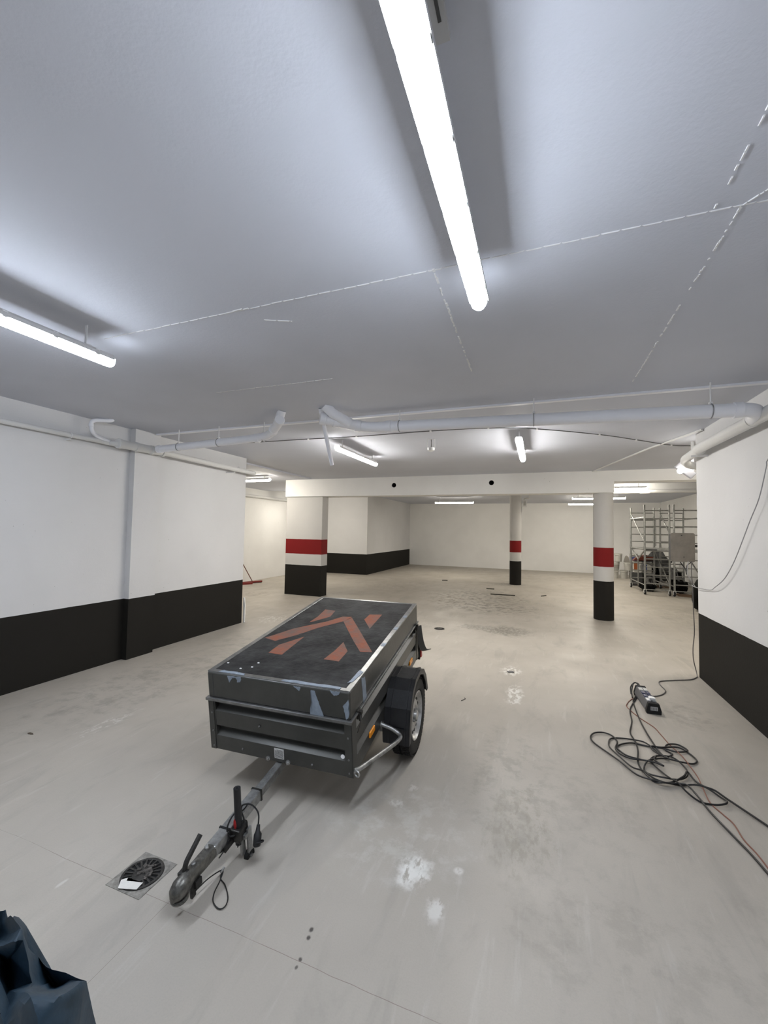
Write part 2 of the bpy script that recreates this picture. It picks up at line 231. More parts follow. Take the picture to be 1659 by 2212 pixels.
# downstand beams; the wide one has two drilled holes
def beam_with_holes():
    x0, x1, y0, y1, z0, z1 = -5.98, 1.352, 8.85, 9.24, 2.437, HZ + .01; b = NB(); holes = [(-3.085, 2.669), (-.923, 2.675)]; R = .052; n = 20
    # front and back faces as grids of cells around square windows filled with round holes
    xs = [x0]
    for hx, hz in holes: xs += [hx - .09, hx + .09]
    xs.append(x1)
    for y in (y0, y1):
        for i in range(0, 6, 2):
            pass
        for i in range(5):
            a, c = xs[i], xs[i+1]
            if i % 2 == 0: b.faces.new([b.verts.new(p) for p in ((a, y, z0), (c, y, z0), (c, y, z1), (a, y, z1))])
            else:
                hx, hz = holes[i // 2]; sq = []; ci = []
                for k in range(n):
                    t = 2*pi*k/n + pi/4; d = max(abs(cos(t)), abs(sin(t))); sq.append(b.verts.new((hx + .09*cos(t)/d, y, hz + .09*sin(t)/d))); ci.append(b.verts.new((hx + R*cos(t), y, hz + R*sin(t))))
                for k in range(n): b.faces.new((sq[k], sq[(k+1) % n], ci[(k+1) % n], ci[k]))
                b.faces.new([b.verts.new(p) for p in ((a, y, z0), (c, y, z0), (c, y, hz-.09), (a, y, hz-.09))]); b.faces.new([b.verts.new(p) for p in ((a, y, hz+.09), (c, y, hz+.09), (c, y, z1), (a, y, z1))])
    for hx, hz in holes:
        A = [b.verts.new((hx + R*cos(2*pi*k/n + pi/4), y0, hz + R*sin(2*pi*k/n + pi/4))) for k in range(n)]; B = [b.verts.new((v.co.x, y1, v.co.z)) for v in A]
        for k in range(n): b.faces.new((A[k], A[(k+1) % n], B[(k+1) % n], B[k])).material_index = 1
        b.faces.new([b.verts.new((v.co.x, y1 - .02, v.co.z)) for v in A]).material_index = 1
    for q in (((x0, z0), (x1, z0)), ((x1, z0), (x1, z1)), ((x1, z1), (x0, z1)), ((x0, z1), (x0, z0))):
        (a, c), (d, e) = q; b.faces.new([b.verts.new(p) for p in ((a, y0, c), (d, y0, e), (d, y1, e), (a, y1, c))])
    bmesh.ops.remove_doubles(b, verts=b.verts[:], dist=1e-5)
    return b
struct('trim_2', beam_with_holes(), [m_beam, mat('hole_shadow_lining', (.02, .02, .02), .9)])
struct('trim_3', bx(1.352, 4.56, 8.85, 9.24, 2.648, HZ + .01), m_beam)
struct('trim_4', bx(-5.85, 4.56, 11.3, 11.6, 2.70, HR), m_beam)
# ceiling joints: thin raised filler ridges
def ridge(bm, p, q, w=.006, gap=0.0):
    p = Vector(p); q = Vector(q); L = (q-p).length; n = int(L / .012); d = (q-p)/n; s = Vector((-d.y, d.x, 0)).normalized(); k = 0
    while k < n:
        if random.random() < gap: k += random.randint(1, 3); continue
        run = random.randint(1, 3) if gap else 6; a = p + d*k; c = p + d*min(n, k+run); ww = w*random.uniform(.6, 1.3); o = s*random.uniform(-.003, .003)
        v = [bm.verts.new(t) for t in (a + s*ww*.5 + o, c + s*ww*.5 + o, c - s*ww*.5 + o, a - s*ww*.5 + o)]; low = [bm.verts.new(t.co.lerp((a+c)/2, .25) - Vector((0, 0, .0045))) for t in v]
        bm.faces.new(low)
        for i in range(4): bm.faces.new((v[i], v[(i+1) % 4], low[(i+1) % 4], low[i]))
        k += run
b = NB(); z = HZ + .0005
ridge(b, (-2.65, 1.82, z), (1.76, 1.815, z), .005)
ridge(b, (-.458, 1.81, z), (-.475, 3.1, z), .011, .25)
ridge(b, (.695, 1.815, z), (.70, 3.7, z), .008, .35); ridge(b, (.605, 1.35, z), (.61, 1.815, z), .008, .4); ridge(b, (.70, 1.815, z), (.78, 1.72, z), .008, .3)
ridge(b, (-2.73, 2.9, z), (-1.55, 2.91, z), .005); ridge(b, (-1.5, 1.95, z), (-1.35, 2.02, z), .01); ridge(b, (-1.68, 1.82, z), (-1.5, 1.815, z), .014)
struct('trim_5', b, mat('joint_filler', (.75, .75, .75), .8))

# ---------------------------------------------------------------- pillars
def thing1(name, bm, M, label, cat, group=None, **k): return tag(obj(name, bm, M, **k), label, cat, group)
thing1('square_pillar', bx(-5.965, -4.945, 8.9, 9.2, 0, 2.437), m_pillar, 'broad square pillar with red, white and black bands under the left end of the beam', 'pillar')
def column(cx, cy, h, label):
    b = NB(); lathe(b, [(0, .177), (h, .177)], (cx, cy, 0), 'z', 48); thing1('round_column', b, m_pillar, label, 'column', smooth=True)
column(1.187, 9.047, 2.437, 'nearer round column with red band, standing under the right end of the beam')
column(-.678, 13.735, HR, 'farther slender round column with red band, standing in front of the back wall')

# ---------------------------------------------------------------- tube lamps
m_house = mat('lamp_housing_grey', (.55, .55, .55), .5); m_rod = mat('white_painted_steel', (.78, .78, .78), .5)
def emis(name, c, s): return mat(name, (.9, .9, .9), .4, emit=c, es=s)
def lamp(cx, cy, zt, ang, label, col, st, near=True, L=1.42, hang=True, top=None):
    top = top or (HR if cy > 11.4 else HZ)
    t = empty('tube_lamp', (cx, cy, zt - .075), (0, 0, ang)); tag(t, label, 'lamp')
    h = L/2
    b = NB(); prism(b, [(-.037, .044), (-.042, .040), (-.042, .060), (-.030, .075), (.030, .075), (.042, .060), (.042, .040), (.037, .044)], 'y', -h + .015, h - .015); obj('housing', b, m_house, t)
    prof = [(-.036, .053)] + [(-.036*cos(pi*k/10), .040 - .040*sin(pi*k/10)) for k in range(11)] + [(.036, .053)]
    b = NB(); prism(b, prof, 'y', -h + .02, h - .02)
    for s in (-1, 1):   # rounded ends
        pr = [(p_[0]*.8, .053 - (.053 - p_[1])*.85) for p_ in prof]; A = [b.verts.new((p_[0], s*(h-.02), p_[1])) for p_ in prof]; B = [b.verts.new((p_[0], s*h, p_[1])) for p_ in pr]
        n = len(prof); b.faces.new(B)
        for i in range(n): b.faces.new((A[i], A[(i+1) % n], B[(i+1) % n], B[i]))
    ob = obj('diffuser', b, [emis('lamp_glow', col, st), emis('lamp_side_glow', col, st*.46)], t)
    for p_ in ob.data.polygons:
        if p_.normal.z > -.62: p_.material_index = 1
    if near:
        for k in range(6):
            y = -h + .12 + k*(L-.24)/5
            for s in (-1, 1): obj('clip', box(NB(), s*.0375 - .002, s*.0375 + .002, y - .012, y + .012, .035, .068), m_rod, t)
    if hang:
        for s in (-1, 1):
            y = s*(h - .17); obj('hanger', box(NB(), -.008, .008, y - .002, y + .002, .073, top - zt + .0755), m_rod, t)
            obj('bracket', box(NB(), -.034, .034, y - .015, y + .015, .073, .078), m_rod, t)
    return t
HH = pi/2
NEARLAMP = lamp(-.252, 1.155, 2.72, 0, 'long glowing tube lamp running overhead down the middle of the ceiling', COOL, LAMP_NEAR)
lamp(-2.575, 1.12, 2.735, 0, 'glowing tube lamp cut off by the left edge of the photo, on a short hanger', COOL, LAMP_NEAR)
lamp(-2.5, 5.55, 2.76, 0, 'tube lamp beyond the cross pipes, just right of the thin slanting pipe', MID, LAMP_FAR)
lamp(-.215, 5.69, 2.76, 0, 'tube lamp seen end-on beyond the cross pipe, right of the small ceiling detector', MID, LAMP_FAR)
lamp(-6.36, 7.75, 2.77, HH, 'tube lamp in the left bay, partly hidden behind the end of the left wall', WARM, LAMP_FAR)
lamp(-2.93, 15.22, 2.745, HH, 'tube lamp seen below the beam, left of the farther round column', WARM, LAMP_FAR)
lamp(1.61, 10.85, 2.745, HH, 'tube lamp just right of the beam end, above the nearer column', WARM, LAMP_FAR)
lamp(1.67, 13.7, 2.745, HH, 'upper of the two tube lamps passing behind the nearer round column', WARM, LAMP_FAR)
lamp(1.74, 16.4, 2.745, HH, 'lower of the two tube lamps passing behind the nearer round column', WARM, LAMP_FAR)
t = NEARLAMP; obj('ceiling_plate', box(NB(), .008, .050, -.40, -.215, .195, .2155), m_house, t); obj('plate_slot', box(NB(), .030, .038, -.36, -.26, .1925, .196), mat('slot_dark', (.08, .08, .08), .8), t)
# two unseen lamps added to light the room, extending the rows behind the camera
lamp(-.252, -3.2, 2.72, 0, 'unseen tube lamp added behind the camera in the middle row', COOL, LAMP_NEAR)
lamp(-2.575, -3.2, 2.735, 0, 'unseen tube lamp added behind the camera in the left row', COOL, LAMP_NEAR)
lamp(-6.9, 11.6, 2.745, HH, 'tube lamp deep in the left bay hidden by the square pillar', WARM, LAMP_FAR)
lamp(3.3, 6.5, 2.745, HH, 'tube lamp in the right bay hidden by the right wall', WARM, LAMP_FAR)

# ---------------------------------------------------------------- car trailer (local frame: x right, y to the rear, z up, nose lowered)
m_tr = mat('trailer_grey_metal', (.054, .054, .049), .36, .25, .08, 25, .16, 5)
m_trim = mat('trailer_edge_metal', (.20, .20, .195), .33, .7, 0, 10, .3, 14)
m_galv = mat('galvanised_steel', (.36, .36, .35), .38, .75, .1, 60, .35, 22)
m_old = mat('worn_cast_steel', (.16, .155, .14), .38, .75, .25, 50, .5, 30)
m_lidtop = mat('black_lid_board', (.0055, .0055, .006), .75, 0, .5, 30, 0, 5, scratch=(.046, .046, .045), spec=.3)
m_orange = mat('faded_orange_tape', (.30, .075, .028), .75, 0, .3, 60, 0, 9, scratch=(.14, .095, .078))
m_patch = mat('grey_blue_paint', (.22, .26, .31), .5, 0, .1, 40, .15, 30)
m_rub = mat('black_rubber', (.006, .006, .006), .7, 0, .15, 80, .3, 12)
m_plas = mat('black_plastic', (.006, .006, .007), .45, 0, .15, 30, 0, 9, scratch=(.016, .016, .017))
m_rim = mat('silver_rim', (.48, .48, .47), .35, .7, .05, 60, .25, 20)
m_amber = mat('amber_reflector', (.85, .30, .02), .25, 0); m_red = mat('red_plastic', (.35, .015, .015), .4)
m_wire = mat('black_cable', (.005, .005, .005), .5); m_label = mat('label_silver', (.55, .55, .53), .5); m_dark = mat('dark_print', (.05, .05, .05), .6)
m_steelb = mat('dark_steel', (.045, .043, .04), .4, .6, .1, 60, .3, 30); m_white = mat('white_plastic', (.78, .78, .77), .45)
TR = empty('car_trailer', (-1.45975, 2.16615, .24698), (.145, 0, .043)); tag(TR, 'small grey metal car trailer with black lid marked in orange tape, resting nose down', 'trailer')
W, LN, HB, HL = .4825, 1.582, .336, .506
def panel_prof(d=.036):   # (outward offset, z): two pressed channels, shaded upper lip and sloping lower lip
    return [(0, 0), (0, .092), (-d, .118), (-d, .152), (-.002, .158), (0, .254), (-d, .280), (-d, .314), (-.002, .319), (0, HB)]
def panel(name, P, M=m_tr):
    """P(t,o,z) maps length 0..1, outward offset, height to local coordinates"""
    b = NB(); pr = panel_prof(); e = .045
    def strip(t0, t1, prof):
        A = [b.verts.new(P(t0, *q)) for q in prof]; B = [b.verts.new(P(t1, *q)) for q in prof]
        for i in range(len(prof)-1): b.faces.new((A[i], B[i], B[i+1], A[i+1]))
        return A, B
    strip(0, e, [(0, 0), (0, HB)]); strip(1-e, 1, [(0, 0), (0, HB)]); A, B = strip(e, 1-e, pr)
    for t in (e, 1-e):      # channel ends
        for i in (1, 5): b.faces.new([b.verts.new(P(t, *q)) for q in pr[i:i+4]])
    strip(0, 1, [(-.036, 0), (-.036, HB)])
    b.faces.new([b.verts.new(P(*q)) for q in ((0, 0, 0), (1, 0, 0), (1, -.036, 0), (0, -.036, 0))]); b.faces.new([b.verts.new(P(*q)) for q in ((0, 0, HB), (1, 0, HB), (1, -.036, HB), (0, -.036, HB))])
    return obj(name, b, M, TR)
panel('front_panel', lambda t, o, z: (-W + 2*W*t, -o, z)); panel('side_panel', lambda t, o, z: (W + o, LN*t, z)); panel('side_panel', lambda t, o, z: (-W - o, LN*t, z)); panel('tailgate', lambda t, o, z: (-W + 2*W*t, LN + o, z))
obj('bed_floor', bx(-W + .01, W - .01, .01, LN - .01, .004, .02), m_tr, TR)
for sx in (-1, 1):
    for y in (0, LN):
        s = 1 if y else -1; x = sx*W
        b = NB(); box(b, min(x + sx*.004, x - sx*.034), max(x + sx*.004, x - sx*.034), y - .001 if s > 0 else y - .004, y + .004 if s > 0 else y + .001, 0, HB - .002)
        box(b, min(x - sx*.001, x + sx*.004), max(x - sx*.001, x + sx*.004), y - (.045 if s > 0 else .004), y + (.004 if s > 0 else .045), 0, HB - .002); obj('corner_post', b, m_tr, TR)
# rivets
b = NB()
for x, z in ((-.463, .24), (-.463, .12), (-.463, .02), (-.12, .205), (-.25, .035), (.463, .235), (.463, .105), (.463, .025), (.227, .028)):
    lathe(b, [(-.008, .0045), (-.005, .006), (0, .006)], (x, 0, z), 'y', 10)
obj('rivet', b, m_trim, TR, smooth=True)
for x in (-.069, .067):
    b = NB(); lathe(b, [(-.016, .006), (-.008, .0085), (-.007, .014), (0, .014)], (x, 0, .011), 'y', 12); obj('bolt', b, m_galv, TR)
# type plate with small printed lines
pl = obj('type_plate', bx(-.024, .040, -.003, .001, .022, .084), m_label, TR)
b = NB()
for i in range(8):
    z = .075 - i*.0065
    x = -.006 if i == 0 else -.020
    while x < .034:
        wd = random.uniform(.003, .009); box(b, x, min(.036, x + wd), -.0036, -.003, z - .0018, z + .0012); x += wd + .0018
obj('print', b, m_dark, pl)
# lid
LR = .012
lid = None
b = NB(); box(b, -W, W, -.004, LN + .004, HB + .004, HL); 
lid = obj('lid', b, m_tr, TR, bevel=.013, seg=4)
for n_, a in (('lid_rim', 0),):
    b = NB(); box(b, -W - .012, W + .012, -.016, LN + .016, HB - .004, HB + .006); box(b, -W-.012, W+.012, -.018, -.013, HB - .012, HB + .006); obj('lid_rim', b, m_trim, lid, bevel=.002)
b = NB()
for sx in (-1, 1):
    box(b, min(sx*W*.998, sx*(W - .036)), max(sx*W*.998, sx*(W - .036)), .004, LN, HL - .004, HL + .0035)
box(b, -W + .03, W - .03, .003, .034, HL - .004, HL + .003); box(b, -W + .03, W - .03, LN - .028, LN, HL - .004, HL + .003)
obj('lid_frame', b, m_trim, lid, bevel=.002)
obj('lid_board', bx(-W + .034, W - .034, .032, LN - .027, HL - .003, HL + .0018), m_lidtop, lid)
obj('lid_seam', box(NB(), -W + .040, -W + .043, -.0055, -.003, HB + .01, HL - .012), m_dark, lid)
for pts in D['tape']:
    b = NB(); prism(b, pts, 'z', HL + .0015, HL + .0024); bmesh.ops.triangulate(b, faces=[f for f in b.faces if len(f.verts) > 4]); tag(obj('tape_strip', b, m_orange, lid), 'faded orange tape strip')
def ragged(pts, amp=.006, sub=5):
    o = []
    for i in range(len(pts)):
        a, c = pts[i], pts[(i+1) % len(pts)]
        for k in range(sub):
            t = k/sub; o.append((a[0]+(c[0]-a[0])*t + random.uniform(-amp, amp)*.5, a[1]+(c[1]-a[1])*t + random.uniform(-amp, amp)*.5))
    return o
for ax_, pts in D['patch']:
    b = NB()
    if ax_ == 'z': q = ragged([(min(p[0], W-.004), max(.006, p[1])) for p in pts]); prism(b, q, 'z', HL + .0034, HL + .0056)
    elif ax_ == 'y': q = ragged([(p[0], min(p[2], HL - .006)) for p in pts]); prism(b, q, 'y', -.0055, -.003)
    else: q = ragged([(p[1], min(p[2], HL - .006)) for p in pts]); prism(b, q, 'x', W - .001, W + .0015)
    bmesh.ops.triangulate(b, faces=[f for f in b.faces if len(f.verts) > 4]); tag(obj('paint_patch', b, m_patch, lid), 'grey-blue paint smear')
for y in (.93, 1.20, .62):
    tag(obj('paint_patch', box(NB(), W - .03, W + .001, y, y + .05, HL + .0034, HL + .0052), m_patch, lid), 'grey-blue paint smear')
m_chip = mat('white_paint_chip', (.85, .85, .85), .6)
b = NB()
for x, y in ((-.24, .11), (-.235, .17), (-.30, .075), (-.43, .12)): box(b, x, x+.012, y, y+.008, HL + .0018, HL + .005)
obj('paint_chip', b, m_chip, lid)
b = NB(); lathe(b, [(-.004, .012), (0, .012)], (.425, -.0, .118), 'y', 12); obj('paint_chip', b, m_chip, TR)
# latches
def latch(y):
    b = NB(); box(b, W, W + .012, y - .02, y + .02, .300, .352); box(b, W + .006, W + .03, y - .012, y + .012, .325, .345); box(b, W + .012, W + .022, y - .016, y - .008, .29, .335); box(b, W + .012, W + .022, y + .008, y + .016, .29, .335)
    l = obj('latch', b, m_steelb, TR, bevel=.002); b = NB(); tube(b, spline([(W + .022, y, .335), (W + .03, y - .03, .30), (W + .02, y - .045, .255), (W + .012, y - .04, .235)], 5), .0022, 6); obj('wire_hook', b, m_steelb, l)
latch(.10); latch(1.50)
obj('front_latch', box(NB(), -W - .014, -W + .0, .08, .12, .30, .35), m_steelb, TR)
# reflectors
for y, z in ((.31, .082), (1.305, .085)):
    obj('side_reflector', box(NB(), W, W + .012, y - .045, y + .045, z - .018, z + .018), m_amber, TR, bevel=.004)
# wheels, axle, mudguards
RW = .27
def wheel(sx):
    x0 = sx*(W + .035); x1 = sx*(W + .175); mid = (x0 + x1)/2; hw = abs(x1 - x0)/2; hy, hz = .844, -.1
    t = empty('wheel', (mid, hy, hz)); t.parent = TR; pf = [(-hw*.62, .165), (-hw*.92, .185), (-hw, .225), (-hw*.94, .250), (-hw*.78, .2645)]
    for k, a in enumerate((-.62, -.55, -.52, -.22, -.19, -.03, 0, .03, .19, .22, .52, .55, .62)): pf.append((hw*a, .2615 if abs(a) in (.52, .19, 0.0, .22, .55)[:3] else .2695))
    pf += [(hw*.78, .2645), (hw*.94, .250), (hw, .225), (hw*.92, .185), (hw*.62, .165)]
    b = NB(); lathe(b, pf, (0, 0, 0), 'x', 64, close=False); obj('tyre', b, m_rub, t, smooth=True)
    # tread blocks
    b = NB(); n = 60
    for k in range(n):
        for a, dt in ((-.74, .0), (-.36, .5), (.36, .0), (.74, .5)):
            M = Matrix.Rotation(2*pi*(k + dt)/n, 4, 'X'); box(b, hw*a - .012, hw*a + .012, -.0105, .0105, .262, .2712, M)
    obj('tread', b, m_rub, t)
    s = sx; b = NB(); lathe(b, [(s*hw*.86, .172), (s*hw*.90, .166), (s*hw*.72, .160), (s*hw*.45, .150), (s*hw*.35, .138), (s*hw*.45, .128), (s*hw*.62, .095), (s*hw*.66, .07), (s*hw*.52, .055), (s*hw*.55, .034), (s*hw*.9, .032), (s*hw*.95, .02), (s*hw*.95, .0005)], (0, 0, 0), 'x', 48, close=False)
    obj('rim', b, m_rim, t, smooth=True)
    b = NB()
    for k in range(14):
        M = Matrix.Rotation(2*pi*k/14, 4, 'X'); c = M @ Vector((s*hw*.50, 0, .118)); lathe(b, [(s*hw*.3, .011), (s*hw*.585, .011)], (0, c.y, c.z), 'x', 12)
    obj('vent_hole', b, m_dark, t)
    for k in range(4):
        M = Matrix.Rotation(2*pi*k/4 + .3, 4, 'X'); c = M @ Vector((0, 0, .052)); b = NB(); lathe(b, [(s*hw*.5, .009), (s*hw*.78, .009), (s*hw*.82, .006)], (0, c.y, c.z), 'x', 6); obj('wheel_bolt', b, m_galv, t)
    # mudguard
    arcp = [(.525, -.135), (.545, -.02), (.585, .09), (.66, .185), (.75, .228), (.90, .232), (1.01, .185), (1.085, .10), (1.125, .0), (1.135, -.04)]
    b = NB(); a0, a1 = sorted((sx*(W + .003), sx*(W + .185)))
    inn = [(p[0] + (hy - p[0])*.03, p[1] - .007) for p in arcp]; prism(b, arcp + inn[::-1], 'x', a0, a1)
    lip = [(p[0] + (hy - p[0])*.13, p[1] - (.034 if 0 < i < 9 else .0)) for i, p in enumerate(arcp)]; q0, q1 = sorted((sx*(W + .181), sx*(W + .189))); prism(b, arcp + lip[::-1], 'x', q0, q1)
    for xx in (W + .035, W + .15):
        r0, r1 = sorted((sx*xx, sx*(xx + .012))); up = [(p[0] + (p[0] - hy)*.025, p[1] + .007) for p in arcp]; prism(b, up + arcp[::-1], 'x', r0, r1)
    bmesh.ops.triangulate(b, faces=[f for f in b.faces if len(f.verts) > 4])
    obj('mudguard', b, m_plas, TR)
wheel(1); wheel(-1)
b = NB(); box(b, -W - .04, W + .04, .815, .875, -.075, -.02); box(b, -W + .0, -W + .05, .6, .9, -.11, 0); box(b, W - .05, W, .6, .9, -.11, 0); lathe(b, [(-W-.12, .02), (W+.12, .02)], (0, .844, -.1), 'x', 12); obj('axle', b, m_galv, TR)
obj('mudguard_stay', box(NB(), W, W + .15, .525, .535, -.13, -.02), m_plas, TR)
# bent side bar with lashing eye
b = NB(); tube(b, arc([(W - .005, .505, .010), (W + .085, .505, -.012), (W + .150, .490, -.040), (W + .135, .41, -.035), (W + .03, .02, .045), (W + .012, -.005, .050)], .07, 7), .0135, 12); sb = obj('side_bar', b, m_galv, TR, smooth=True)
b = NB(); ring(b, (W + .03, -.012, .040), (.3, 1, 0), .016, .005, 20); obj('lashing_eye', b, m_galv, sb, smooth=True)
b = NB(); ring(b, (W + .001, .505, .010), (1, 0, 0), .014, .005, 16, 6); obj('bar_flange', b, m_galv, sb, smooth=True)
# rear bracket, lamp and torn strap
obj('lamp_bracket', box(box(NB(), W - .05, W - .01, LN, LN + .09, -.03, .02), W - .06, W - .0, LN + .08, LN + .10, -.06, .10), m_steelb, TR)
obj('tail_lamp', box(NB(), W - .08, W + .01, LN + .10, LN + .14, -.05, .06), m_red, TR, bevel=.006)
def ribbon(pts, wv, th=.003):
    b = NB(); P = spline(pts, 6); k = len(P); Wv = Vector(wv); rows = []
    for i, p_ in enumerate(P):
        T = (P[min(i+1, k-1)] - P[max(i-1, 0)]).normalized(); nn = T.cross(Wv).normalized()*th; tw = Wv
        rows.append([b.verts.new(p_ + q) for q in (-tw*.5 - nn, tw*.5 - nn, tw*.5 + nn, -tw*.5 + nn)])
    for a, c in zip(rows, rows[1:]):
        for j in range(4): b.faces.new((a[j], a[(j+1) % 4], c[(j+1) % 4], c[j]))
    b.faces.new(rows[0]); b.faces.new(rows[-1][::-1]); return b
obj('torn_flap', ribbon([(W + .01, LN + .00, .30), (W + .012, LN + .02, .22), (W + .02, LN + .05, .12), (W + .035, LN + .10, .035), (W + .065, LN + .16, .01)], (.045, .05, 0)), mat('rubber_flap', (.05, .05, .048), .55), TR)
# drawbar
db = obj('drawbar', bx(-.0225, .0225, -.42, .9, -.056, -.010), m_galv, TR, bevel=.004)
obj('drawbar_sleeve', bx(-.0275, .0275, -.58, -.215, -.061, -.005), m_galv, TR, bevel=.005)
b = NB(); box(b, -.031, .031, -.224, -.214, -.064, -.002); obj('sleeve_collar', b, m_steelb, TR); b = NB(); box(b, -.030, .030, -.485, -.475, -.066, -.0015); obj('clamp_band', b, m_rub, TR)
# coupling head: lofted sections
secs = [(-.575, .029, -.066, -.002), (-.64, .027, -.064, .003), (-.69, .025, -.060, .006), (-.715, .026, -.060, .010), (-.74, .034, -.066, .014), (-.77, .037, -.066, .012), (-.795, .030, -.060, -.002), (-.808, .014, -.052, -.020)]
b = NB(); rg = []
for y, hwid, z0, z1 in secs:
    row = []
    for k in range(16):
        t = 2*pi*k/16; c_, s_ = cos(t), sin(t); q = (abs(c_)**3.2 + abs(s_)**3.2)**(-1/3.2) if y > -.72 else (abs(c_)**2.2 + abs(s_)**2.2)**(-1/2.2)
        row.append(b.verts.new((hwid*c_*q, y, (z0+z1)/2 + (z1-z0)/2*s_*q)))
    rg.append(row)
for a, c in zip(rg, rg[1:]):
    for j in range(16): b.faces.new((a[j], a[(j+1) % 16], c[(j+1) % 16], c[j]))
b.faces.new(rg[0]); b.faces.new(rg[-1][::-1]); cp = obj('coupling_head', b, m_old, TR, smooth=True)
b = NB(); lathe(b, [(-.072, .030), (-.070, .036), (-.062, .038), (-.056, .034)], (0, -.770, 0), 'z', 28); obj('ball_socket', b, m_old, cp, smooth=True)
for y in (-.60, -.683):
    b = NB(); lathe(b, [(-.01, .011), (.010, .011), (.014, .007)], (-.002, y, 0), 'z', 14); obj('coupling_bolt', b, m_galv, cp)
b = NB(); tube(b, arc([(-.012, -.735, -.02), (-.014, -.722, .012), (-.015, -.708, .035), (-.012, -.622, .088)], .02, 4), [.013]*7 + [.0125]*6 if False else .0115, 10); box(b, -.030, .006, -.745, -.715, -.03, .012); obj('locking_lever', b, m_steelb, cp, smooth=False)
# jockey post
b = NB(); tube(b, [(.052, -.447, -.10), (.052, -.437, .185)], .0175, 18); jp = obj('jockey_post', b, m_plas, TR, smooth=True)
b = NB(); lathe(b, [(0, .0045), (.0012, .0045)], (.052, -.437, .186), 'z', 10); obj('post_hole', b, mat('black_hole', (.003, .003, .003), .9), jp)
b = NB(); box(b, .026, .080, -.475, -.405, -.075, -.012); obj('post_clamp', b, m_steelb, TR, bevel=.005)
b = NB(); box(b, .060, .072, -.452, -.425, -.16, -.02); box(b, .084, .094, -.43, -.40, -.18, -.035); box(b, .060, .094, -.45, -.42, -.07, -.05); obj('jockey_fork', b, m_galv, TR)
t = empty('jockey_wheel', (.082, -.415, -.185)); t.parent = TR
b = NB(); lathe(b, [(-.012, .014), (-.014, .024), (-.010, .029), (.010, .029), (.014, .024), (.012, .014)], (0, 0, 0), 'x', 24); obj('tyre', b, m_rub, t, smooth=True)
b = NB(); lathe(b, [(-.015, .009), (.018, .009)], (0, 0, 0), 'x', 12); obj('hub', b, m_galv, t)
b = NB(); box(b, .012, .04, -.53, -.46, -.080, -.058); prism(b, [(-.56, -.06), (-.47, -.06), (-.47, -.085), (-.51, -.088)], 'x', .016, .026); obj('underside_bracket', b, m_steelb, TR)
b = NB(); box(b, .006, .020, -.725, -.70, -.12, -.055); box(b, .018, .034, -.71, -.675, -.085, -.05); obj('coupling_bracket', b, m_steelb, cp, bevel=.003)
# red clip and cables
b = NB(); lathe(b, [(-.03, .010), (-.01, .013), (.012, .011), (.022, .006)], (.045, -.452, .012), 'z', 12); obj('red_clip', b, m_red, TR, smooth=True)
b = NB(); tube(b, spline([(.01, -.30, -.012), (.03, -.38, .012), (.028, -.44, .045), (.02, -.485, .010), (.034, -.49, -.03), (.06, -.46, -.03), (.075, -.43, .01), (.055, -.42, .05), (.06, -.41, .075), (.10, -.395, .072), (.14, -.40, .04), (.152, -.425, -.01)], 6), .0038, 8)
tube(b, spline([(.02, -.485, .0), (.032, -.49, -.03), (.028, -.52, -.07), (.026, -.56, -.08)], 5), .003, 6); tube(b, spline([(.045, -.45, .0), (.075, -.44, .02), (.085, -.42, .0), (.07, -.43, -.05), (.06, -.47, -.1)], 5), .0028, 6); cb = obj('plug_cable', b, m_wire, TR, smooth=True)
b = NB(); tube(b, [(.152, -.42, .002), (.157, -.435, -.018), (.160, -.44, -.03), (.166, -.46, -.066), (.167, -.463, -.072)], [.008, .011, .019, .019, .015], 16); obj('plug', b, m_plas, cb, smooth=True)
b = NB(); ring(b, (.176, -.452, -.055), (.3, -.5, -1), .018, .004, 16, 6); obj('plug_cap', b, m_rub, cb, smooth=True)

# breakaway cable (world space points brought into the trailer frame)
bpy.context.view_layer.update()
TI = (Matrix.Translation(TR.location) @ TR.rotation_euler.to_matrix().to_4x4()).inverted()
lp = [(.018, -.705, -.10)]; lw = [TI @ Vector((x, y, .006)) for x, y, _ in D['loop']]
top = TI @ Vector((-1.395, 1.635, .03))
b = NB(); tube(b, spline(lp + [tuple((Vector(lp[0]) + top)/2 + Vector((0, 0, .012))), tuple(top)] + [tuple(v) for v in lw] + [tuple(top + Vector((.002, .002, .002)))], 6), .0026, 7); bc = obj('breakaway_cable', b, m_wire, TR, smooth=True)
b = NB(); tube(b, [tuple(top + Vector((0, .012, .002))), tuple(top - Vector((0, .012, 0)))], .0055, 8); obj('ferrule', b, m_galv, bc)
b = NB(); a = TI @ Vector((-1.47, 1.57, .03)); c = TI @ Vector((-1.505, 1.462, .004)); tube(b, [tuple(a), tuple(c)], .0022, 6); obj('safety_wire', b, m_steelb, TR)

# ---------------------------------------------------------------- pipes
m_pipe = mat('white_pipe', (.86, .87, .91), .4, 0, .03, 60); m_wpipe = mat('painted_wall_pipe', (.70, .70, .69), .55, 0, .1, 60)
m_clampd = mat('pipe_clamp', (.30, .30, .31), .45, .6)
def collars(parent, pts, r, M, name='pipe_socket', ln=.03, ex=.007):
    for p_, d in pts:
        p_ = Vector(p_); d = Vector(d).normalized()*ln; b = NB(); tube(b, [p_ - d, p_ - d*.9, p_ + d*.9, p_ + d], [r, r + ex, r + ex, r], 24); obj(name, b, M, parent, smooth=True)
def clamp_hanger(parent, x, y, z, r, top):
    b = NB(); ring(b, (x, y, z), (1, 0, 0), r + .003, .004, 28, 6); obj('pipe_clamp', b, m_clampd, parent, smooth=True)
    b = NB(); box(b, x - .012, x + .012, y - .012, y + .012, z + r, z + r + .018); tube(b, [(x, y, z + r + .012), (x, y, top)], .0055, 8); obj('hanger_rod', b, m_rod, parent)
YP = 3.90
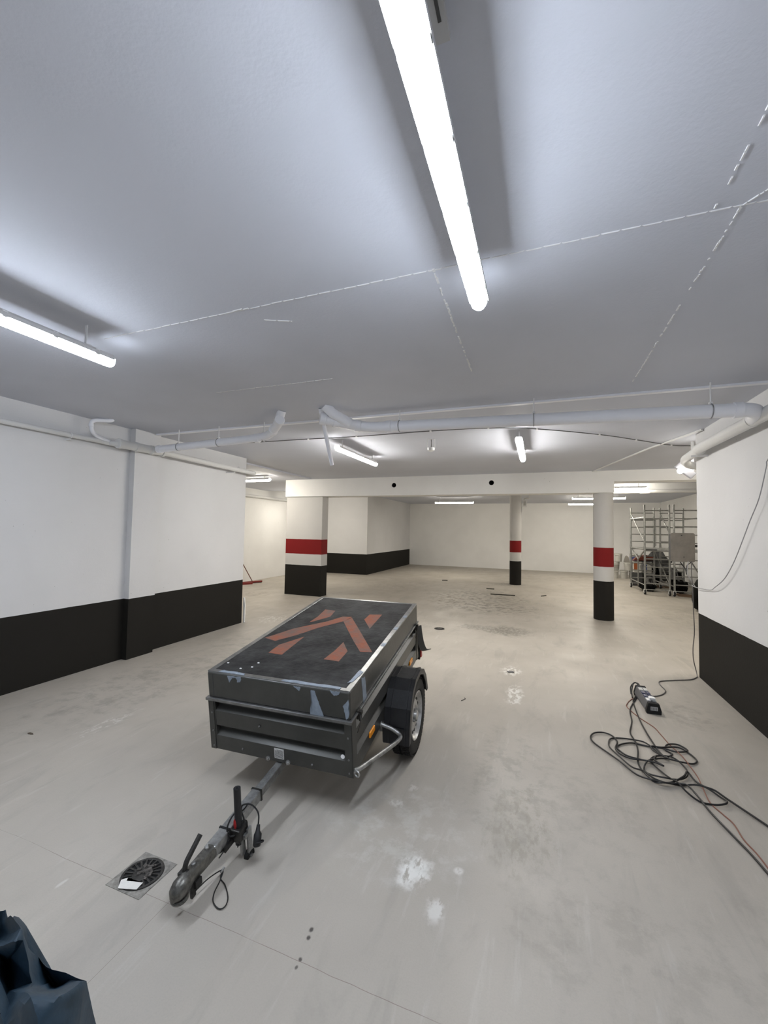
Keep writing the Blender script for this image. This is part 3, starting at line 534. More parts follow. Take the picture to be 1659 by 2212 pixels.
# left cross pipe
t = empty('drain_pipe', (-3.7, YP, 2.65)); tag(t, 'white cross pipe running left to the wall from a capped elbow stub', 'pipe')
t.location = (0, 0, 0)
def stub(parent, path, r): 
    b = NB(); tube(b, path, r, 24); return obj('pipe', b, m_pipe, parent, smooth=True)
stub(t, arc([(-4.57, YP, 2.628), (-3.05, YP, 2.682), (-2.86, YP - .03, 2.692), (-2.62, YP - .22, 2.735), (-2.50, YP - .34, 2.765)], .10, 6), .045)
stub(t, [(-2.60, YP - .25, 2.74), (-2.53, YP - .30, 2.80), (-2.50, YP - .31, 2.866)], .044)
b = NB(); d = Vector((.12, -.12, .03)).normalized(); e0 = Vector((-2.50, YP - .34, 2.765)); tube(b, [e0 - d*.05, e0 - d*.045, e0, e0 + d*.004], [.045, .052, .052, .048], 24); obj('end_cap', b, m_pipe, t, smooth=True)
collars(t, [((-4.54, YP, 2.629), (1, 0, .03)), ((-3.04, YP, 2.681), (1, 0, .03)), ((-2.72, YP - .14, 2.717), (1, -1, .3))], .045, m_pipe)
for x in (-4.23, -3.60, -2.95): clamp_hanger(t, x, YP, 2.64 + (x + 4.23)*.033, .045, HZ + .002)
# right cross pipe
t = empty('drain_pipe', (0, 0, 0)); tag(t, 'long white cross pipe on hangers running from its capped branch to the right wall', 'pipe')
stub(t, arc([(-2.06, YP - .28, 2.762), (-1.82, YP - .10, 2.728), (-1.66, YP, 2.708), (-1.5, YP, 2.70), (1.34, YP, 2.625), (1.56, YP, 2.618), (1.625, YP + .20, 2.605)], .12, 6), .054)
stub(t, [(-1.80, YP - .14, 2.73), (-1.92, YP - .28, 2.80), (-1.98, YP - .34, 2.868)], .05)
b = NB(); d = Vector((-.24, -.18, .034)).normalized(); e0 = Vector((-2.06, YP - .28, 2.762)); tube(b, [e0 - d*.06, e0 - d*.055, e0, e0 + d*.004], [.054, .061, .061, .056], 24); obj('end_cap', b, m_pipe, t, smooth=True)
collars(t, [((-1.93, YP - .18, 2.745), (-.24, -.18, .034)), ((-1.75, YP - .05, 2.718), (1, .5, -.1)), ((-1.42, YP, 2.699), (1, 0, 0)), ((1.44, YP, 2.622), (1, 0, 0))], .054, m_pipe)
for x in (-1.31, -.04, 1.27): clamp_hanger(t, x, YP, 2.70 - (x + 1.5)*.0264, .054, HZ + .002)
# thin slanting open pipe
b = NB(); lathe(b, [(0, .021), (.60, .021), (.60, .015), (.52, .015)], (0, 0, 0), 'z', 20, close=False)
o = obj('thin_pipe', b, m_pipe, smooth=True); a = Vector((-2.06, 3.62, 2.862)); e_ = Vector((-2.065, 3.90, 2.335)); o.rotation_euler = (e_ - a).to_track_quat('Z', 'Y').to_euler(); o.location = a; tag(o, 'thin white open-ended pipe slanting down beside the cap of the long cross pipe', 'pipe')
b = NB(); ring(b, (0, 0, .04), (0, 0, 1), .022, .004, 20, 6); obj('collar', b, m_pipe, o, smooth=True)
# wall pipe, left
t = empty('wall_pipe', (0, 0, 0)); tag(t, 'pipe running along the top of the left wall past the pilaster', 'pipe')
xw = -4.745
def wp(path, r, M=m_wpipe, par=t): b = NB(); tube(b, path, r, 20); return obj('pipe', b, M, par, smooth=True)
wp([(xw, -4.9, 2.60), (xw, 3.45, 2.615)], .026); 
wp([(-4.66, 3.42, 2.615), (-4.66, 4.06, 2.625)], .052); wp([(-4.67, 4.0, 2.622), (-4.69, 5.9, 2.60)], .038); wp(arc([(-4.69, 5.85, 2.60), (-4.69, 5.99, 2.60), (-5.15, 6.05, 2.60)], .07, 6), .038)
wp([(xw, 3.38, 2.615), (-4.66, 3.44, 2.615)], .03)
collars(t, [((-4.66, 3.44, 2.615), (0, 1, 0)), ((-4.66, 3.66, 2.618), (0, 1, 0)), ((-4.66, 3.88, 2.62), (0, 1, 0)), ((-4.66, 4.04, 2.622), (0, 1, 0))], .052, m_wpipe, ln=.018)
for y in (2.95, 5.55): b = NB(); ring(b, (xw if y < 3 else -4.685, y, 2.61), (0, 1, 0), .030 if y < 3 else .042, .004, 20, 6); box(b, -4.81, xw, y - .006, y + .006, 2.56, 2.575); obj('pipe_clip', b, m_rod, t)
b = NB(); box(b, -4.81, -4.64, 5.40, 5.415, 2.535, 2.55); obj('pipe_bracket', b, m_rod, t)
t2 = empty('branch_pipe', (0, 0, 0)); tag(t2, 'small hooked white branch pipe rising from the left wall pipe to the ceiling', 'pipe')
wp(arc([(xw, 3.40, 2.625), (-4.72, 3.20, 2.665), (-4.70, 3.14, 2.70), (-4.70, 3.13, 2.80), (-4.68, 3.16, 2.825), (-4.60, 3.28, 2.845), (-4.58, 3.30, 2.864)], .05, 5), .022, m_pipe, t2)
collars(t2, [((-4.70, 3.132, 2.765), (0, 0, 1))], .022, m_pipe, ln=.015, ex=.004)
# wall pipe, right
t = empty('wall_pipe', (0, 0, 0)); tag(t, 'thick white pipe running along the top of the right wall', 'pipe')
b = NB(); tube(b, [(1.64, -4.9, 2.60), (1.64, 5.42, 2.597)], .052, 24); obj('pipe', b, m_wpipe, t, smooth=True)
b = NB(); tube(b, arc([(1.655, 5.40, 2.592), (1.675, 5.98, 2.575), (1.72, 6.1, 2.53), (1.92, 6.16, 2.50), (2.35, 6.2, 2.49)], .1, 6), .047, 24); obj('pipe', b, m_wpipe, t, smooth=True)
collars(t, [((1.64, 3.75, 2.60), (0, 1, 0)), ((1.64, 4.18, 2.60), (0, 1, 0)), ((1.66, 5.44, 2.593), (0, 1, 0))], .052, m_wpipe, ln=.02)
b = NB(); box(b, 1.60, 1.76, 5.50, 5.515, 2.525, 2.545); obj('pipe_bracket', b, m_rod, t)
b = NB(); tube(b, [(1.62, 4.12, 2.60), (1.60, 3.98, 2.61)], .05, 20); obj('branch_socket', b, m_pipe, t, smooth=True)
# ceiling strip, conduits, cable
tag(obj('cable_trunking', bx(-4.72, 1.758, 3.985, 4.03, HZ - .018, HZ + .001), m_pipe), 'flat white strip fixed across the ceiling just behind the cross pipes', 'trunking')
b = NB(); tube(b, [(1.74, 5.6, HZ - .01), (1.56, 6.23, HZ - .01), (1.45, 6.6, HZ - .01), (.98, 8.82, HZ - .01)], .014, 10); tag(obj('ceiling_conduit', b, m_wpipe, smooth=True), 'painted conduit crossing the ceiling from the right wall towards the beam', 'conduit')
cpts = [(-4.70, 4.72), (-3.665, 4.75), (-2.9, 4.79), (-2.2, 4.811), (-1.22, 4.809), (-.543, 4.842), (-.016, 5.06), (.691, 5.538), (1.164, 5.994), (1.663, 6.463), (1.981, 6.615), (2.6, 6.9)]
b = NB(); tube(b, spline([(x, y, HZ - .009 - (.004 if i % 2 else 0)) for i, (x, y) in enumerate(cpts)], 6), .0055, 8); t = obj('ceiling_cable', b, mat('grey_cable', (.09, .09, .09), .6), smooth=True); tag(t, 'thin dark cable clipped along the ceiling behind the cross pipes', 'cable')
b = NB()
for x, y in cpts[1:-1] : box(b, x - .010, x + .010, y - .014, y + .014, HZ - .022, HZ)
obj('cable_clip', b, m_rod, t)
# small detector on a frame
t = empty('ceiling_detector', (-1.33, 5.28, HZ)); tag(t, 'small white round detector hanging in a wire frame from the ceiling', 'detector')
b = NB()
for s in (-1, 1): box(b, s*.048 - .003, s*.048 + .003, -.006, .006, -.13, 0)
box(b, -.051, .051, -.01, .01, -.004, 0); obj('frame', b, m_rod, t); b = NB(); lathe(b, [(-.165, .018), (-.150, .045), (-.118, .048), (-.115, .03)], (0, 0, 0), 'z', 24); obj('sensor_cup', b, m_white, t, smooth=True); b = NB(); tube(b, [(0, 0, -.118), (.004, 0, -.05), (0, 0, 0)], .004, 6); obj('cable', b, m_wire, t)
# twin emergency light
t = empty('twin_spotlight', (1.76, 6.32, 2.50)); tag(t, 'twin-headed lit emergency spotlight beside the top of the right wall', 'spotlight')
b = NB(); M = Matrix.Rotation(radians(42), 4, 'Y'); box(b, -.10, .14, -.03, .03, -.045, .045, M); obj('body', b, mat('spot_grey', (.42, .42, .45), .5), t, bevel=.008)
for dx, dz in ((-.055, -.03), (.075, .035)):
    h = empty('lamp_head', (dx, -.055, dz)); h.parent = t
    b = NB(); lathe(b, [(0, .030), (.03, .036)], (0, -.005, 0), 'y', 20); obj('shell', b, m_rod, h, smooth=True); b = NB(); lathe(b, [(-.016, .020), (-.006, .033), (-.004, .033)], (0, 0, 0), 'y', 20); obj('lens', b, emis('spot_glow', (1, .96, .88), 22.0), h, smooth=True)
b = NB(); box(b, .08, .11, -.01, .01, -.02, HZ - 2.50); obj('stem', b, m_rod, t)
# back duct
t = empty('back_pipe', (0, 0, 0)); tag(t, 'white horizontal pipe with wall clips under the far beam at the upper right', 'pipe')
b = NB(); tube(b, [(1.0, 11.22, 2.665), (4.55, 11.22, 2.665)], .045, 16); obj('pipe', b, m_wpipe, t, smooth=True)
b = NB(); ring(b, (3.45, 11.22, 2.665), (1, 0, 0), .048, .005, 16, 6); box(b, 3.44, 3.46, 11.2, 11.24, 2.7, HZ); obj('pipe_clamp', b, m_clampd, t)
b = NB(); tube(b, [(2.25, 11.22, 2.665), (2.45, 11.22, 2.665)], .055, 16); obj('pipe_socket', b, m_rod, t)
b = NB(); tube(b, [(-8.27, 6.5, 2.60), (-8.27, 13.9, 2.63)], .045, 14); tag(obj('alcove_pipe', b, m_wpipe, smooth=True), 'pipe high on the wall of the left bay, seen left of the square pillar', 'pipe')
b = NB(); box(b, -.47, -.34, 13.68, 13.78, 2.45, 2.66); t = obj('junction_box', b, m_rod); tag(t, 'small white box with a bent pipe, fixed beside the top of the farther column', 'box')
b = NB(); box(b, -.44, -.37, 13.67, 13.685, 2.49, 2.62); obj('cover', b, mat('cover_grey', (.45, .45, .43), .6), t); b = NB(); tube(b, arc([(-.41, 13.73, 2.66), (-.41, 13.73, 2.72), (-.27, 13.73, 2.72), (-.25, 13.73, 2.85)], .05, 4), .02, 10); obj('bent_pipe', b, m_wpipe, t, smooth=True)
b = NB(); tube(b, [(-.488, 13.72, 2.45), (-.485, 13.72, 2.30), (-.50, 13.72, 2.26)], .016, 8); obj('cable_tube', b, m_wpipe, t)

# ---------------------------------------------------------------- floor objects
m_iron = mat('cast_iron', (.05, .047, .043), .55, .4, .3, 60, .5, 40); m_pit = mat('drain_pit', (.004, .004, .004), .9); m_fr = mat('drain_frame', (.27, .255, .225), .8, .0, .3, 60, .4, 30)
def drain(cx, cy, R, sq, label, n=24, grp=None):
    t = empty('floor_drain', (cx, cy, 0)); tag(t, label, 'drain')
    if sq:
        b = NB(); box(b, -sq, sq, -sq, sq, .0005, .0025); obj('frame', b, m_fr, t)
    b = NB(); lathe(b, [(.0025, R*.99), (.003, R*.99)], (0, 0, 0), 'z', 40); obj('pit', b, m_pit, t)
    b = NB(); lathe(b, [(.003, R*.86), (.007, R*.87), (.008, R*.92), (.007, R), (.002, R*1.02)], (0, 0, 0), 'z', 48, close=False)
    lathe(b, [(.003, R*.48), (.007, R*.47), (.008, R*.40), (.008, .001)], (0, 0, 0), 'z', 40, close=False)
    for k in range(n): box(b, R*.45, R*.9, -R*.045, R*.045, .003, .007, Matrix.Rotation(2*pi*k/n, 4, 'Z'))
    obj('grate', b, m_iron, t)
    return t
t = drain(-1.752, 1.505, .092, .104, 'round slotted iron drain in a square frame near the trailer coupling', 20)
b = NB()
for k in range(26):
    a = random.uniform(0, 2*pi); r = random.uniform(0, .045); s = random.uniform(.004, .011); M = Matrix.Translation((r*cos(a) + .012, r*sin(a) + .01, .009)) @ Matrix.Rotation(random.uniform(0, 6), 4, 'Z') @ Matrix.Rotation(random.uniform(-.5, .5), 4, 'X'); box(b, -s, s, -s*.7, s*.7, -.001, .003, M)
tag(obj('debris', b, mat('grit', (.10, .09, .08), .9, vary=.5, vscale=30)), 'dirt and grit lying in the middle of the near floor drain', 'debris', kind='stuff').location = (-1.752, 1.505, 0)
b = NB(); prism(b, [(x, y) for x, y, _ in D['paper']], 'z', .0092, .0102); bmesh.ops.triangulate(b, faces=[f for f in b.faces if len(f.verts) > 4]); tag(obj('paper_scrap', b, mat('white_paper', (.80, .78, .72), .8, vary=.08, vscale=30)), 'white cut paper scrap lying on the near floor drain', 'paper')
drain(-1.558, 6.915, .085, 0, 'small round drain in the floor beyond the trailer', 16)
for i, (x, y, l_, wd, a, lab) in enumerate(((-.87, 11.27, .62, .04, .06, 'longest dark wooden batten lying on the stained floor before the farther column'), (-1.29, 12.27, .22, .04, 0, 'short dark offcut lying between the batten and the back wall'), (-2.91, 13.64, .18, .04, .4, 'small dark scrap lying farthest back, near the black-based block'), (.13, 11.57, .2, .02, .9, 'thin dark splinter lying right of the long batten'))):
    o = obj('wood_scrap', box(NB(), -l_/2, l_/2, -wd/2, wd/2, 0, .02), mat('dark_wood_%d' % i, (.03, .026, .02), .8)); o.location = (x, y, 0); o.rotation_euler = (0, 0, a); tag(o, lab, 'scrap')
m_leaf = mat('dry_leaf', (.09, .07, .05), .8)
b = NB(); prism(b, [(-.03, -.004), (-.01, -.012), (.02, -.008), (.035, .0), (.01, .010), (-.02, .008)], 'z', .0005, .004); o = obj('leaf_scrap', b, m_leaf); o.location = (-3.734, 2.14, 0); tag(o, 'small dark leaf-like scrap on the bare floor left of the trailer', 'scrap')
o = obj('plastic_scrap', box(NB(), -.035, .035, -.02, .02, 0, .008), mat('grey_scrap', (.12, .12, .12), .6)); o.location = (-.303, 5.157, 0); o.rotation_euler = (0, 0, .5); tag(o, 'small grey scrap on the floor right of the trailer tail', 'scrap')
b = NB(); tube(b, spline([(-.70, 4.10, .004), (-.68, 4.13, .006), (-.67, 4.16, .004), (-.68, 4.18, .003)], 4), .003, 5); tag(obj('wire_scrap', b, m_wire, smooth=True), 'tiny curled wire on the floor right of the trailer wheel', 'scrap')
# cables
def lift(pts, base, amp, seed):
    rnd = random.Random(seed); return [(x, y, base + amp*rnd.random()) for x, y, _ in pts]
CC = (.86, 3.35)
def pile(pts, r, seed):
    rnd = random.Random(seed); o = []
    for x, y, _ in pts:
        d = math.hypot(x - CC[0], (y - CC[1])*.7); o.append((x, y, r + .001 + (max(0, .35 - d)*.10 + (.006 if d < .6 else 0))*rnd.random()))
    return o
m_c1 = mat('extension_cable_black', (.008, .008, .0085), .45); m_c2 = mat('extension_cable_dark_grey', (.012, .0115, .0115), .45); m_co = mat('orange_cable', (.22, .085, .055), .5); m_cg = mat('grey_cable_light', (.10, .092, .088), .5)
b = NB(); tube(b, spline(pile(D['blk1'], .0055, 1), 5), .0055, 8); tag(obj('extension_cable', b, m_c1, smooth=True), 'dark cable tangled in the middle of the coil, leaving at the lower right corner', 'cable', )
b = NB(); tube(b, spline(pile(D['blk2'], .0060, 2), 5), .0060, 8); tag(obj('extension_cable', b, m_c2, smooth=True), 'black cable making the widest left loops of the coil and leaving higher right', 'cable')
b = NB(); tube(b, spline([(x, y, .004 + (.014 if math.hypot(x-1.0, y-3.5) < .25 else 0)) for x, y, _ in D['orange']], 6), .0037, 8); tag(obj('orange_cable', b, m_co, smooth=True), 'thin orange cable running from the socket block past the coil', 'cable')
# hanging cable to the socket block
dc = D['dcab']; b = NB(); tube(b, spline([(x, y, max(z, .01)) for x, y, z in dc[:-1]] + [(x, y, .006) for x, y, _ in D['grey']], 6), .0052, 8); tag(obj('supply_cable', b, m_cg, smooth=True), 'grey cable hanging from the power box down the wall corner to the socket block', 'cable')
# socket block
t = empty('socket_block', (.992, 4.70, 0), (0, 0, .03)); tag(t, 'black and grey multi-socket block standing on the floor by the cables', 'power strip')
b = NB(); prism(b, [(-.055, .004), (.055, .004), (.058, .03), (.040, .092), (-.040, .092), (-.058, .03)], 'y', -.17, .26); obj('body', b, mat('socket_grey', (.10, .10, .105), .45), t, bevel=.006)
b = NB(); prism(b, [(-.060, .0), (.060, .0), (.062, .032), (.044, .098), (-.044, .098), (-.062, .032)], 'y', -.205, -.16); e_ = obj('end_cap', b, m_rub, t, bevel=.006)
obj('rating_label', box(NB(), -.028, .030, -.2065, -.205, .035, .068), mat('label_grey', (.42, .42, .42), .5), e_)
b = NB()
for k in range(6):
    x = -.024 + k*.0085; box(b, x, x + .003, -.2075, -.2065, .040, .062)
obj('label_print', b, m_dark, e_)
b = NB(); prism(b, [(-.060, .0), (.060, .0), (.062, .032), (.044, .098), (-.044, .098), (-.062, .032)], 'y', .25, .28); obj('end_cap', b, m_rub, t, bevel=.006)
m_blue = mat('blue_socket', (.012, .02, .07), .4)
for k, y in enumerate((-.10, -.01, .08, .17)):
    for s in (-1, 1):
        b = NB(); box(b, s*.020 - .017, s*.020 + .017, y - .034, y + .034, .090, .100); sk = obj('socket_lid', b, [m_white, m_blue, m_blue, m_label][k], t, bevel=.004)
tag(obj('white_plug', box(NB(), -.02, .03, -.14, -.09, .1, .125), m_white, t, bevel=.006), 'white plug')
b = NB(); tube(b, spline([(.0, .26, .06), (.0, .34, .09), (-.035, .37, .085), (-.075, .33, .05), (-.09, .24, .012)], 5), .006, 8); tube(b, spline([(-.01, .27, .07), (-.02, .33, .10), (-.05, .33, .09), (-.085, .24, .04), (-.10, .14, .010)], 5), .006, 8); obj('lead', b, m_wire, t, smooth=True)

# ---------------------------------------------------------------- power board on the wall end, with cables
t = empty('power_box', (1.697, 6.17, 1.50)); tag(t, 'flat grey rectangular power box with rounded corners sticking out past the right wall corner', 'power box')
m_pb = mat('worn_grey_panel', (.24, .212, .178), .6, .1, .05, 40, .15, 9)
b = NB(); pr = []
for cx, cz, a0 in ((.105, .155, 0), (-.105, .155, 90), (-.105, -.165, 180), (.105, -.165, 270)):
    for k in range(5): a = radians(a0 + k*22.5); pr.append((cx + .022*cos(a), cz + .022*sin(a)))
prism(b, pr, 'y', 0, .012); obj('front_plate', b, m_pb, t)
obj('housing', box(NB(), -.11, .11, .012, .14, -.17, .16), mat('box_dark', (.06, .06, .06), .6), t)
b = NB(); lathe(b, [(-.003, .008), (0, .008)], (-.012, 0, .145), 'y', 12); lathe(b, [(-.003, .006), (0, .006)], (.01, 0, -.125), 'y', 12); obj('screw', b, m_steelb, t)
b = NB(); tube(b, spline([(-.02, .06, -.17), (.0, .05, -.22), (.03, .03, -.27), (.035, .0, -.34)], 5), .006, 8); tube(b, spline([(.10, .06, -.16), (.09, .05, -.20), (.05, .03, -.23), (.04, .0, -.30)], 5), .005, 8); obj('short_lead', b, m_wire, t, smooth=True)
b = NB(); box(b, .11, .24, .05, .08, .0, .03); box(b, .20, .23, -.31, .08, .0, .03); obj('wall_bracket', b, m_steelb, t)
wc = [tuple(v) for v in D['wcab']]; pc = [tuple(v) for v in D['pcab']]
b = NB(); tube(b, spline(wc[:-2] + [(1.74, 5.45, 1.062), (1.72, 5.80, 1.045), (1.73, 5.98, 1.05)] + [(v[0] - .01, v[1] - .0, v[2]) for v in pc[1:]], 5), .0042, 8); tag(obj('white_cable', b, mat('pale_cable_sheath', (.33, .33, .34), .5), smooth=True), 'pale cable looping in an arc across the right wall to the power box', 'cable')

# ---------------------------------------------------------------- rolling scaffold towers
m_alu = mat('aluminium_tube', (.30, .30, .285), .36, .6, .05, 30, .2, 12)
def post(name, a, c, r, par, M=None): b = NB(); tube(b, [a, c], r, 8); return obj(name, b, M or m_alu, par, smooth=True)
def tower(x0, x1, x2, x3, yf, yr, label, y_stab=False):
    t = empty('scaffold_tower', ((x0+x1)/2, (yf+yr)/2, 0)); tag(t, label, 'scaffold', 'rolling aluminium scaffold towers'); ox, oy = (x0+x1)/2, (yf+yr)/2
    zs = [.14, .31, .54, .76, .98, 1.20, 1.43, 1.65, 1.87, 2.09, 2.31]
    def P(x, y, z): return (x - ox, y - oy, z)
    for (a, c, y) in ((x0, x1, yf), (x2, x3, yr)):
        fr = empty('end_frame', P((a+c)/2, y, 0)); fr.parent = t; h = (c-a)/2
        for s in (-1, 1):
            post('post', (s*h, 0, .13), (s*h, 0, 2.47), .025, fr)
            w_ = empty('caster', (s*h, 0, .065)); w_.parent = fr
            b = NB(); lathe(b, [(-.02, .02), (-.022, .055), (-.015, .063), (.015, .063), (.022, .055), (.02, .02)], (0, .02, 0), 'x', 20); obj('wheel', b, m_rub, w_, smooth=True)
            b = NB(); lathe(b, [(-.024, .03), (.024, .03)], (0, .02, 0), 'x', 14); box(b, -.032, -.025, -.012, .035, 0, .075); box(b, .025, .032, -.012, .035, 0, .075); box(b, -.032, .032, -.02, .035, .070, .08); obj('fork', b, m_white, w_)
        for z in zs: post('rung', (-h, 0, z), (h, 0, z), .015, fr)
        for z in (1.27,):
            for s in (-1, 1): post('joint_sleeve', (s*h, 0, z - .05), (s*h, 0, z + .05), .030, fr)
    for (a, c) in ((x0, x2), (x1, x3)):
        post('side_rail', P(a, yf, .26), P(c, yr, .26), .016, t); post('side_rail', P(a, yf, 1.24), P(c, yr, 1.24), .02, t); post('side_rail', P(a, yf, 2.12), P(c, yr, 2.12), .02, t)
    post('diagonal_brace', P(x1, yf, .31), P(x3, yr, 1.2), .018, t); post('diagonal_brace', P(x0, yf, 1.43), P(x2, yr, 2.31), .016, t)
    b = NB(); box(b, *[v for v in (min(x0, x2) + .04 - ox, x1 - .04 - ox, yf + .03 - oy, yr - .05 - oy, 1.215, 1.25)]); d = obj('deck', b, m_alu, t); b = NB(); box(b, x0 - ox + .03, x0 - ox + (x1-x0)*.5, yf - .01 - oy, yf + .028 - oy, 1.215, 1.245); obj('deck_edge', b, m_dark, d)
    if y_stab:
        ym = (yf*.55 + yr*.45); xm = x0 - .02; b = NB(); tube(b, arc([P(xm, yf, 1.19), P(xm, ym, .93), P(xm, ym, .16)], .05, 4), .018, 8); tube(b, arc([P(xm, yr - .05, 1.19), P(xm, ym, .93)], .02, 3), .018, 8); obj('stabiliser', b, m_alu, t, smooth=True)
        b = NB(); tube(b, arc([P(x0 + .04, yr - .04, 2.11), P(x3 + .03, yr - .04, 2.11), P(x3 + .03, yr - .04, 1.30)], .05, 5), .018, 8); obj('guard_rail', b, m_alu, t, smooth=True)
tower(2.75, 3.33, 2.71, 3.33, 13.21, 14.80, 'left rolling aluminium scaffold tower with a Y-shaped side strut', True)
tower(3.42, 4.14, 3.51, 4.11, 13.15, 14.88, 'right rolling aluminium scaffold tower, half hidden by the power box and right wall')
# ---------------------------------------------------------------- buckets
m_bk = mat('bucket_white', (.50, .49, .45), .5, 0, 0, 40, .12, 9); m_bo = mat('bucket_orange_print', (.32, .08, .02), .5); m_bb = mat('bucket_blue_print', (.05, .07, .20), .5); m_spill = mat('paint_residue', (.30, .28, .25), .8)
def bucket(x, y, z, label, r=.135, h=.30, kind=0, grp='paint buckets by the scaffold'):
    t = empty('paint_bucket', (x, y, z), (0, 0, random.uniform(-.6, .6))); tag(t, label, 'bucket', grp)
    b = NB(); lathe(b, [(.0, r*.86), (h*.78, r*.97), (h*.80, r*1.06), (h*.84, r*1.06), (h*.86, r), (h, r*1.02), (h, r*.97), (.02, r*.82), (.02, .001)], (0, 0, 0), 'z', 28, close=False); b.faces.ensure_lookup_table(); lathe(b, [(0.0, r*.86), (0.001, .001)], (0, 0, 0), 'z', 28, close=False); obj('pail', b, m_bk, t, smooth=True)
    b = NB(); tube(b, [(r*1.06*cos(pi*k/10), -r*.1 - .02*sin(pi*k/10), h*.82 - r*.75*sin(pi*k/10)) for k in range(11)], .003, 5); obj('handle', b, m_rod, t)
    if kind: b = NB(); lathe(b, [(h*.15, r*.885), (h*.65, r*.962)], (0, 0, 0), 'z', 28, close=False); obj('printed_band', b, {1: m_bo, 2: m_bb, 3: m_spill}[kind], t, smooth=True)
# (pixel-measured stacks at about y = 17.6)
bucket(2.68, 17.6, 0, 'white bucket at the left foot of the stack, half behind the nearer column')
bucket(2.98, 17.6, 0, 'white bucket standing on the floor in the middle of the stack')
bucket(3.30, 17.7, 0, 'white bucket standing on the floor at the right of the stack', kind=3)
bucket(2.72, 17.65, .31, 'white bucket on the second layer, half behind the nearer column', kind=3)
bucket(3.12, 17.6, .31, 'white bucket in the middle of the second layer', kind=0)
bucket(3.42, 17.9, .31, 'white bucket on the second layer just left of the scaffold')
bucket(2.80, 17.6, .62, 'white bucket topmost on the left of the stack', kind=0)
bucket(3.33, 17.75, .62, 'white bucket topmost on the right of the stack, blue print', kind=2)
bucket(3.12, 16.6, 0, 'small white bucket in front of the stack near the left scaffold wheel', r=.10, h=.2)
b = NB(); prism(b, [(-.10, 0), (.10, 0), (.06, .18), (.0, .24), (-.05, .20)], 'y', -.04, .04); o = obj('putty_trowel', b, m_spill); o.location = (3.08, 17.6, .612); tag(o, 'grey lump of tools on top of the bucket stack', 'tools')
# things stored inside the scaffold
def cloth_lump(name, loc, sx, sy, sz, M, label, cat, seed, n=3, rough=.22):
    b = NB(); bmesh.ops.create_icosphere(b, subdivisions=n, radius=1); rnd = random.Random(seed); ph = [rnd.uniform(0, 6) for _ in range(9)]
    for v in b.verts:
        c = v.co.copy(); k = 1 + rough*(sin(3*c.x+ph[0])*cos(4*c.y+ph[1]) + .6*sin(7*c.z+ph[2]+2*c.x) + .4*cos(11*c.x+9*c.y+ph[3])); v.co = Vector((c.x*sx*k, c.y*sy*k, max(0, (c.z*.5+.5))*sz*(k if c.z > -.6 else 1)))
        if v.co.z < .03: v.co.z = 0
    o = obj(name, b, M); o.location = loc; tag(o, label, cat); return o
m_bin = mat('black_sheet', (.003, .003, .003), .8, 0, .4, 12, spec=.08); m_greys = mat('grey_tarp', (.05, .05, .05), .6, 0, .4, 12); m_brown = mat('brown_timber', (.14, .085, .05), .7, 0, .1, 20, .3, 6)
cloth_lump('black_sack', (3.56, 15.95, 0), .24, .24, .55, m_bin, 'black sack piled behind the left scaffold tower', 'sack', 3)
cloth_lump('black_sack', (4.12, 15.85, 0), .22, .26, .48, m_bin, 'black sack piled behind the right scaffold tower', 'sack', 4)
cloth_lump('black_sack', (3.02, 14.15, 0), .20, .28, .22, m_bin, 'low black sack on the floor inside the left scaffold tower', 'sack', 5)
cloth_lump('black_sack', (3.78, 14.1, 0), .20, .34, .30, m_bin, 'black sack on the floor inside the right scaffold tower', 'sack', 6)
cloth_lump('grey_tarp', (3.80, 16.75, 0), .55, .3, .86, m_greys, 'grey tarpaulin heap behind both scaffold towers', 'tarpaulin', 8)
def white_box(name, x, y, z, w_, d, h, M, label, band=None):
    o = obj(name, bx(-w_/2, w_/2, -d/2, d/2, 0, h), M, bevel=.012); o.location = (x, y, z); tag(o, label, 'box')
    if band: obj('label_band', bx(-w_/2 - .002, -w_/2 + w_*.42, -d/2 - .004, -d/2, h*.2, h*.85), band, o)
white_box('canister', 3.0, 15.45, .42, .22, .22, .36, m_bk, 'white canister with orange label behind the left scaffold tower', m_bo)
white_box('storage_crate', 2.98, 15.48, 0, .30, .3, .42, m_greys, 'grey crate under the white canister')
white_box('canister', 3.27, 15.45, .40, .22, .22, .34, m_bk, 'white canister with blue label behind the left scaffold tower', m_bb)
white_box('storage_crate', 3.27, 15.48, 0, .22, .3, .40, m_dark, 'dark crate under the blue-labelled canister')
b = NB(); prism(b, [(-.30, 0), (.30, .04), (.28, .14), (.05, .20), (-.2, .10)], 'y', -.1, .1); o = obj('red_tool', b, mat('red_paint', (.13, .025, .012), .5)); o.location = (3.15, 15.4, .80); tag(o, 'red-orange tool lying on the canisters behind the left scaffold tower', 'tool')
for i, (x, y, z, a, lab) in enumerate(((3.40, 15.20, .026, 0, 'brown timber lying lowest behind the left scaffold tower'), (3.80, 15.40, .30, 0, 'aluminium beam lying across the sacks'), (3.5, 15.45, .80, 0, 'dark timber laid highest across the stored heap'))):
    o = obj('timber_beam' if i != 1 else 'aluminium_beam', bx(-.45, .45, -.03, .03, -.025, .025), [m_brown, m_alu, m_dark][i]); o.location = (x, y, z); o.rotation_euler = (0, a, -.2); tag(o, lab, 'beam')
def coil(x, y, z, R, n, M, label, nrm=(0, 1, .1)):
    b = NB(); 
    for k in range(n): ring(b, (random.uniform(-.02, .02), random.uniform(-.05, .05), random.uniform(-.02, .02)), (nrm[0] + random.uniform(-.2, .2), nrm[1], nrm[2] + random.uniform(-.15, .15)), R*random.uniform(.8, 1.05), .007, 28, 5, 1.3)
    o = obj('cable_coil', b, M, smooth=True); o.location = (x, y, z); tag(o, label, 'cable')
m_gc = mat('grey_hose', (.26, .26, .26), .5)
